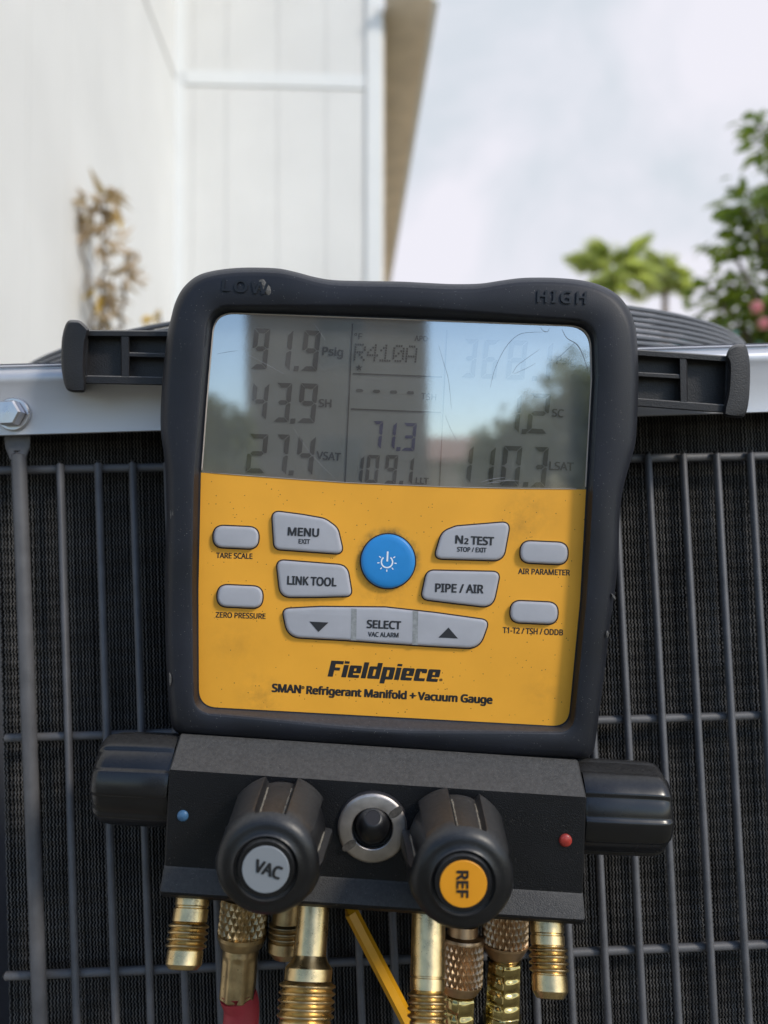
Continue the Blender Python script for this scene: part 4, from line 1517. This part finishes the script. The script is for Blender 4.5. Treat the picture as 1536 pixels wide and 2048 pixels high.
# flowering bush at the right: leaves along arching twigs
rb = random.Random(21)
bb = CAM + ray(1664, 1060) * 3.0
bush = thing('flowering_bush', 'leafy green bush with pink flowers at the right edge', 'bush', Matrix.Translation((bb.x, bb.y, 0)))
stems, lv = Geo(), []
for k in range(200):
    a = rb.uniform(0, 2 * math.pi)
    h = rb.uniform(0.5, 2.42)
    r_ = (0.47 - 0.17 * max(0, h - 1.5)) * rb.uniform(0.25, 1.0)
    tip = Vector((r_ * math.cos(a), r_ * math.sin(a), h))
    base = Vector((rb.uniform(-0.08, 0.08), rb.uniform(-0.08, 0.08), 0))
    mid = Vector((tip.x * 0.45, tip.y * 0.45, h * 0.72))
    p = catmull([base, mid, tip, tip + Vector((tip.x * 0.22, tip.y * 0.22, 0.03))], 6)
    stems.add(*tube(p, [0.010 * (1 - i / len(p)) + 0.002 for i in range(len(p))], 5))
    for i in range(int(26)):
        t = rb.uniform(0.42, 1.0) ** 0.8
        c = p[min(len(p) - 1, int(t * (len(p) - 1)))] + Vector((rb.gauss(0, 0.035), rb.gauss(0, 0.035), rb.gauss(0, 0.035)))
        d = Vector((math.cos(a) + rb.gauss(0, 0.8), math.sin(a) + rb.gauss(0, 0.8), rb.uniform(-0.6, 0.5))).normalized()
        lv.append((c, rand_rot(d, rb), rb.uniform(0.045, 0.095), 1 if rb.random() < 0.34 else 0))
obj('stem', stems, M['twig'], bush, smooth=60)


def to_px(p):
    d = p - CAM
    z = d.dot(C_FWD)
    return CX + F * d.dot(C_RIGHT) / z, CY - F * d.dot(C_UP) / z, z


off = Vector((bb.x, bb.y, 0))


def seen_key(e):
    u, v, z = to_px(e[0] + off)
    out = max(0, u - 1560) + max(0, v - 720) + max(0, -v)
    return out + z * 40


lv.sort(key=seen_key)
rest = [Geo(), Geo()]
for i, (c, q, s, k) in enumerate(lv):
    if i < 290:
        o = link('leaf', LEAF[k], bush)
        o.matrix_local = Matrix.Translation(c) @ (q * s).to_4x4()
    else:
        v_, f_ = leaf_geo(1, 0.5, 0.2, 0.22, 3)
        rest[k].add([c + q @ (Vector(p) * s) for p in v_], f_)
for k in range(2):
    o = obj('foliage', rest[k], M['leaf'] if k == 0 else M['leaf_pale'], bush, smooth=70)
    o['kind'] = 'stuff'
PET = mesh('petal', *leaf_geo(1, 0.85, 0.25, 0.3), M['petal'], 70)
for u, v, dz, s in ((1517, 612, 2.60, 0.030), (1531, 645, 2.62, 0.028), (1575, 560, 2.58, 0.03), (1560, 690, 2.6, 0.03)):
    c = CAM + ray(u, v) * dz - off
    fl = link('flower', None, bush)
    fl.location = c
    for k in range(5):
        q = Matrix.Rotation(k * 2 * math.pi / 5, 3, 'Y') @ Matrix.Rotation(R(90), 3, 'X') @ Matrix.Rotation(R(-25), 3, 'X')
        o = link('petal', PET, fl)
        o.matrix_local = (q * s).to_4x4()

# dried plant in front of the left wall
rp = random.Random(5)
dp = CAM + ray(200, 1060) * 2.62
dry = thing('dried_plant', 'dried brown plant with curled leaves by the white left wall', 'plant', Matrix.Translation((dp.x, dp.y, 0)))
doff = Vector((dp.x, dp.y, 0))


def at(u, v, D=2.62):
    return CAM + ray(u, v) * D - doff


for path, leaves in (([(204, 1500), (200, 760), (203, 660), (206, 560), (212, 470), (210, 385)], (375, 500, 30, 0)),
                     ([(204, 1500), (190, 760), (180, 600), (166, 500), (164, 420)], (385, 470, 16, 0)),
                     ([(208, 1500), (232, 760), (244, 640), (250, 570), (264, 510)], (498, 560, 14, 0)),
                     ([(206, 1500), (205, 760), (214, 640), (216, 560)], (560, 660, 18, 0))):
    p = catmull([at(u, min(v, 1500)) for u, v in path], 8)
    p = [Vector((q.x, q.y + 0.02 * math.sin(i), max(q.z, 0.0))) for i, q in enumerate(p)]
    obj('stalk', tube(p, [0.0085 * (1 - 0.6 * i / len(p)) for i in range(len(p))], 6), M['twig'], dry, smooth=60)
    v0, v1, n_, kk = leaves
    us, vs = [q[0] for q in path][::-1], [q[1] for q in path][::-1]
    for i in range(n_):
        v = rp.uniform(v0, v1)
        u = float(np.interp(v, vs, us)) + rp.gauss(0, 5)
        d = Vector((rp.gauss(0, 0.6), rp.gauss(0, 0.6), rp.uniform(-1.2, 0.3))).normalized()
        o = link('dry_leaf', DRY[0], dry)
        o.matrix_local = Matrix.Translation(at(u, v)) @ (rand_rot(d, rp, 3) * rp.uniform(0.055, 0.095)).to_4x4()
for u, v in ((196, 600), (198, 612), (188, 575), (200, 590), (318, 620), (322, 632), (292, 640), (310, 640), (206, 606), (230, 425), (226, 420)):
    o = link('dry_leaf', DRY[1], dry)
    o['label'] = 'yellow dry leaf'
    d = Vector((rp.gauss(0, 0.6), rp.gauss(0, 0.4), rp.uniform(-1, 0.2))).normalized()
    o.matrix_local = Matrix.Translation(at(u, v)) @ (rand_rot(d, rp, 3) * 0.06).to_4x4()
for u0, u1, vt in ((318, 322, 622), (292, 296, 645)):
    obj('stalk', tube(catmull([at(240, 1400), at(u1, 800), at(u0, vt)], 8), 0.004, 6), M['twig'], dry, smooth=60)


# two fan palms far beyond
def frond_geo(n=17, L=1.0):
    g = Geo()
    g.add(*tube([(0, 0, 0), (0, 0.28, 0.02), (0, 0.5, 0.0)], [0.02, 0.016, 0.012], 5))
    for k in range(n):
        a = R(-85 + 170 * k / (n - 1))
        d = Vector((math.sin(a), math.cos(a), 0))
        s = Vector((math.cos(a), -math.sin(a), 0))
        l_ = 0.55 * (0.75 + 0.25 * math.cos(a))
        c = Vector((0, 0.48, 0))
        g.add([c, c + d * l_ * 0.55 + s * 0.014 + Vector((0, 0, 0.02)), c + d * l_ + Vector((0, 0, -0.22)), c + d * l_ * 0.55 - s * 0.014 + Vector((0, 0, 0.02))], [[0, 1, 2], [0, 2, 3]])
    return g


FR = frond_geo()
FROND = mesh('frond', FR[0], FR[1], M['palm'])


def palm(u, v, D, rad, lab, lean, seed, tr):
    r_ = random.Random(seed)
    c = CAM + ray(u, v) * D
    t = thing('palm_tree', lab, 'palm tree', Matrix.Translation((c.x + lean, c.y, 0)), 'palms beyond the condenser')
    h = c.z
    obj('trunk', tube(catmull([(0, 0, 0), (-lean * 0.2, 0, h * 0.4), (-lean * 0.8, 0, h * 0.8), (-lean, 0, h)], 8), [tr * (1.25 - 0.4 * i / 24) for i in range(25)], 10), M['palm_bark'], t, smooth=60)
    for k in range(32):
        a = r_.uniform(0, 2 * math.pi)
        e = r_.uniform(-0.75, 1.25)
        d = Vector((math.cos(a) * math.cos(e), math.sin(a) * math.cos(e), math.sin(e)))
        o = link('frond', FROND, t)
        o.matrix_local = Matrix.Translation((-lean, 0, h)) @ (d.to_track_quat('Y', 'Z').to_matrix() * (rad * r_.uniform(0.65, 1.25))).to_4x4()


palm(1222, 560, 25.0, 1.45, 'fan palm with the fuller crown, half hidden by the gauge corner', 0.3, 3, 0.20)
palm(1330, 553, 26.0, 1.15, 'fan palm with a thin bare trunk in full view', -0.1, 9, 0.11)

# small turquoise-roofed building behind the bush
hb = CAM + ray(1490, 1060) * 11.0
th_ = thing('small_building', 'pale building with a turquoise roof behind the bush', 'building', Matrix.Translation((hb.x, hb.y, 0)))
ze = CAM.z + 11 * (1060 - 690) / F
zr = CAM.z + 11 * (1060 - 646) / F
obj('wall', box((-0.62, 0, 0), (3.0, 3, ze - 0.01)), M['cream'], th_)
obj('roof', ([(-0.85, -0.3, ze), (3.2, -0.3, ze), (3.2, 3.3, ze), (-0.85, 3.3, ze), (-0.55, 0.45, zr), (3.0, 0.45, zr)], [(0, 1, 5, 4), (2, 3, 4, 5), (0, 4, 3), (1, 2, 5), (0, 3, 2, 1)]), M['teal'], th_)
w = obj('window', box((0.4, -0.03, 1.2), (1.3, 0.0, 2.2)), M['trim'], th_)
obj('pane', box((0.46, -0.036, 1.26), (1.24, -0.031, 2.14)), M['window'], w)


# ================================================================== ACROSS THE YARD (what the glossy screen mirrors)
def back(u, B, elev_v):
    """A point B metres behind the camera that the screen mirrors at pixel column u, height of row v."""
    Dm = B + 0.57
    return Vector(((u - CX) / F * Dm, -B, CAM.z + (989 - elev_v) / F * Dm))


b0, b1 = back(492, 20, 989), back(856, 20, 989)  # added house-shaped block; stands in for the person mirrored as a dark band
nh = thing('person_stand_in', 'added dark grey block standing in for the person mirrored in the screen', 'house', Matrix.Translation(((b0.x + b1.x) / 2, -20, 0)))
hw_ = (b1.x - b0.x) / 2
obj('wall', box((-hw_, -6, 0), (hw_, 0, 7.6)), M['stand_in_grey'], nh)
obj('roof', ([(-hw_ - 0.1, -6.2, 7.605), (hw_ + 0.1, -6.2, 7.605), (hw_ + 0.1, 0.2, 7.605), (-hw_ - 0.1, 0.2, 7.605), (0, -6.2, 9.2), (0, 0.2, 9.2)], [(0, 1, 4), (3, 5, 2), (0, 4, 5, 3), (1, 2, 5, 4), (0, 3, 2, 1)]), M['soffit'], nh)
for z in (1.0, 4.2):
    w = obj('window', box((-0.5, 0.0, z), (0.7, 0.05, z + 1.4)), M['cabinet'], nh)
    obj('pane', box((-0.43, 0.051, z + 0.07), (0.63, 0.056, z + 1.33)), M['window'], w)
l0, l1 = back(850, 26, 920), back(1010, 26, 862)
lh = thing('low_house', 'low pink tan roofed house across the yard', 'house', Matrix.Translation(((l0.x + l1.x) / 2, -26, 0)))
wl2 = (l1.x - l0.x) / 2
obj('wall', box((-wl2, -5, 0), (wl2, 0, l0.z)), M['cream'], lh)
obj('roof', ([(-wl2 - 0.3, -5.3, l0.z), (wl2 + 0.3, -5.3, l0.z), (wl2 + 0.3, 0.4, l0.z), (-wl2 - 0.3, 0.4, l0.z), (-wl2, -2.5, l1.z), (wl2, -2.5, l1.z)], [(0, 1, 5, 4), (2, 3, 4, 5), (0, 4, 3), (1, 2, 5), (0, 3, 2, 1)]), M['pink_roof'], lh)


def tree(u, B, vtop, rx, lab, seed):
    rr = random.Random(seed)
    p = back(u, B, vtop)
    t = thing('tree', lab, 'tree', Matrix.Translation((p.x, p.y, 0)), 'trees across the yard')
    h = p.z
    obj('trunk', tube(catmull([(0, 0, 0), (0.08, 0, h * 0.35), (0, 0.05, h * 0.75)], 6), [0.16 * (1 - 0.6 * i / 12) for i in range(13)], 8), M['twig'], t, smooth=60)
    g = Geo()
    for k in range(16):
        cc = Vector((rr.uniform(-1, 1) * rx * 0.7, rr.uniform(-1, 1) * rx * 0.7, h * rr.uniform(0.42, 0.86)))
        for i in range(110):
            q = cc + Vector((rr.gauss(0, 0.3) * rx * 0.55, rr.gauss(0, 0.3) * rx * 0.55, rr.gauss(0, 0.12) * h * 0.6))
            q.z = min(q.z, h)
            a = Vector((rr.gauss(0, 1), rr.gauss(0, 1), rr.gauss(0, 1))).normalized()
            b = a.orthogonal().normalized()
            g.add([q + a * 0.16, q + b * 0.09, q - a * 0.16, q - b * 0.09], [[0, 1, 2, 3]])
    c = obj('crown', g, M['tree'], t)
    c['kind'] = 'stuff'


tree(1010, 18, 850, 1.0, 'small round tree beside the pink roofed house', 1)
tree(1085, 17, 790, 1.2, 'middle sized tree right of the small round tree', 2)
tree(1190, 16, 715, 1.5, 'tallest green tree at the end of the row', 4)
tree(440, 17, 800, 0.9, 'lone green tree left of the dark stand-in block', 6)
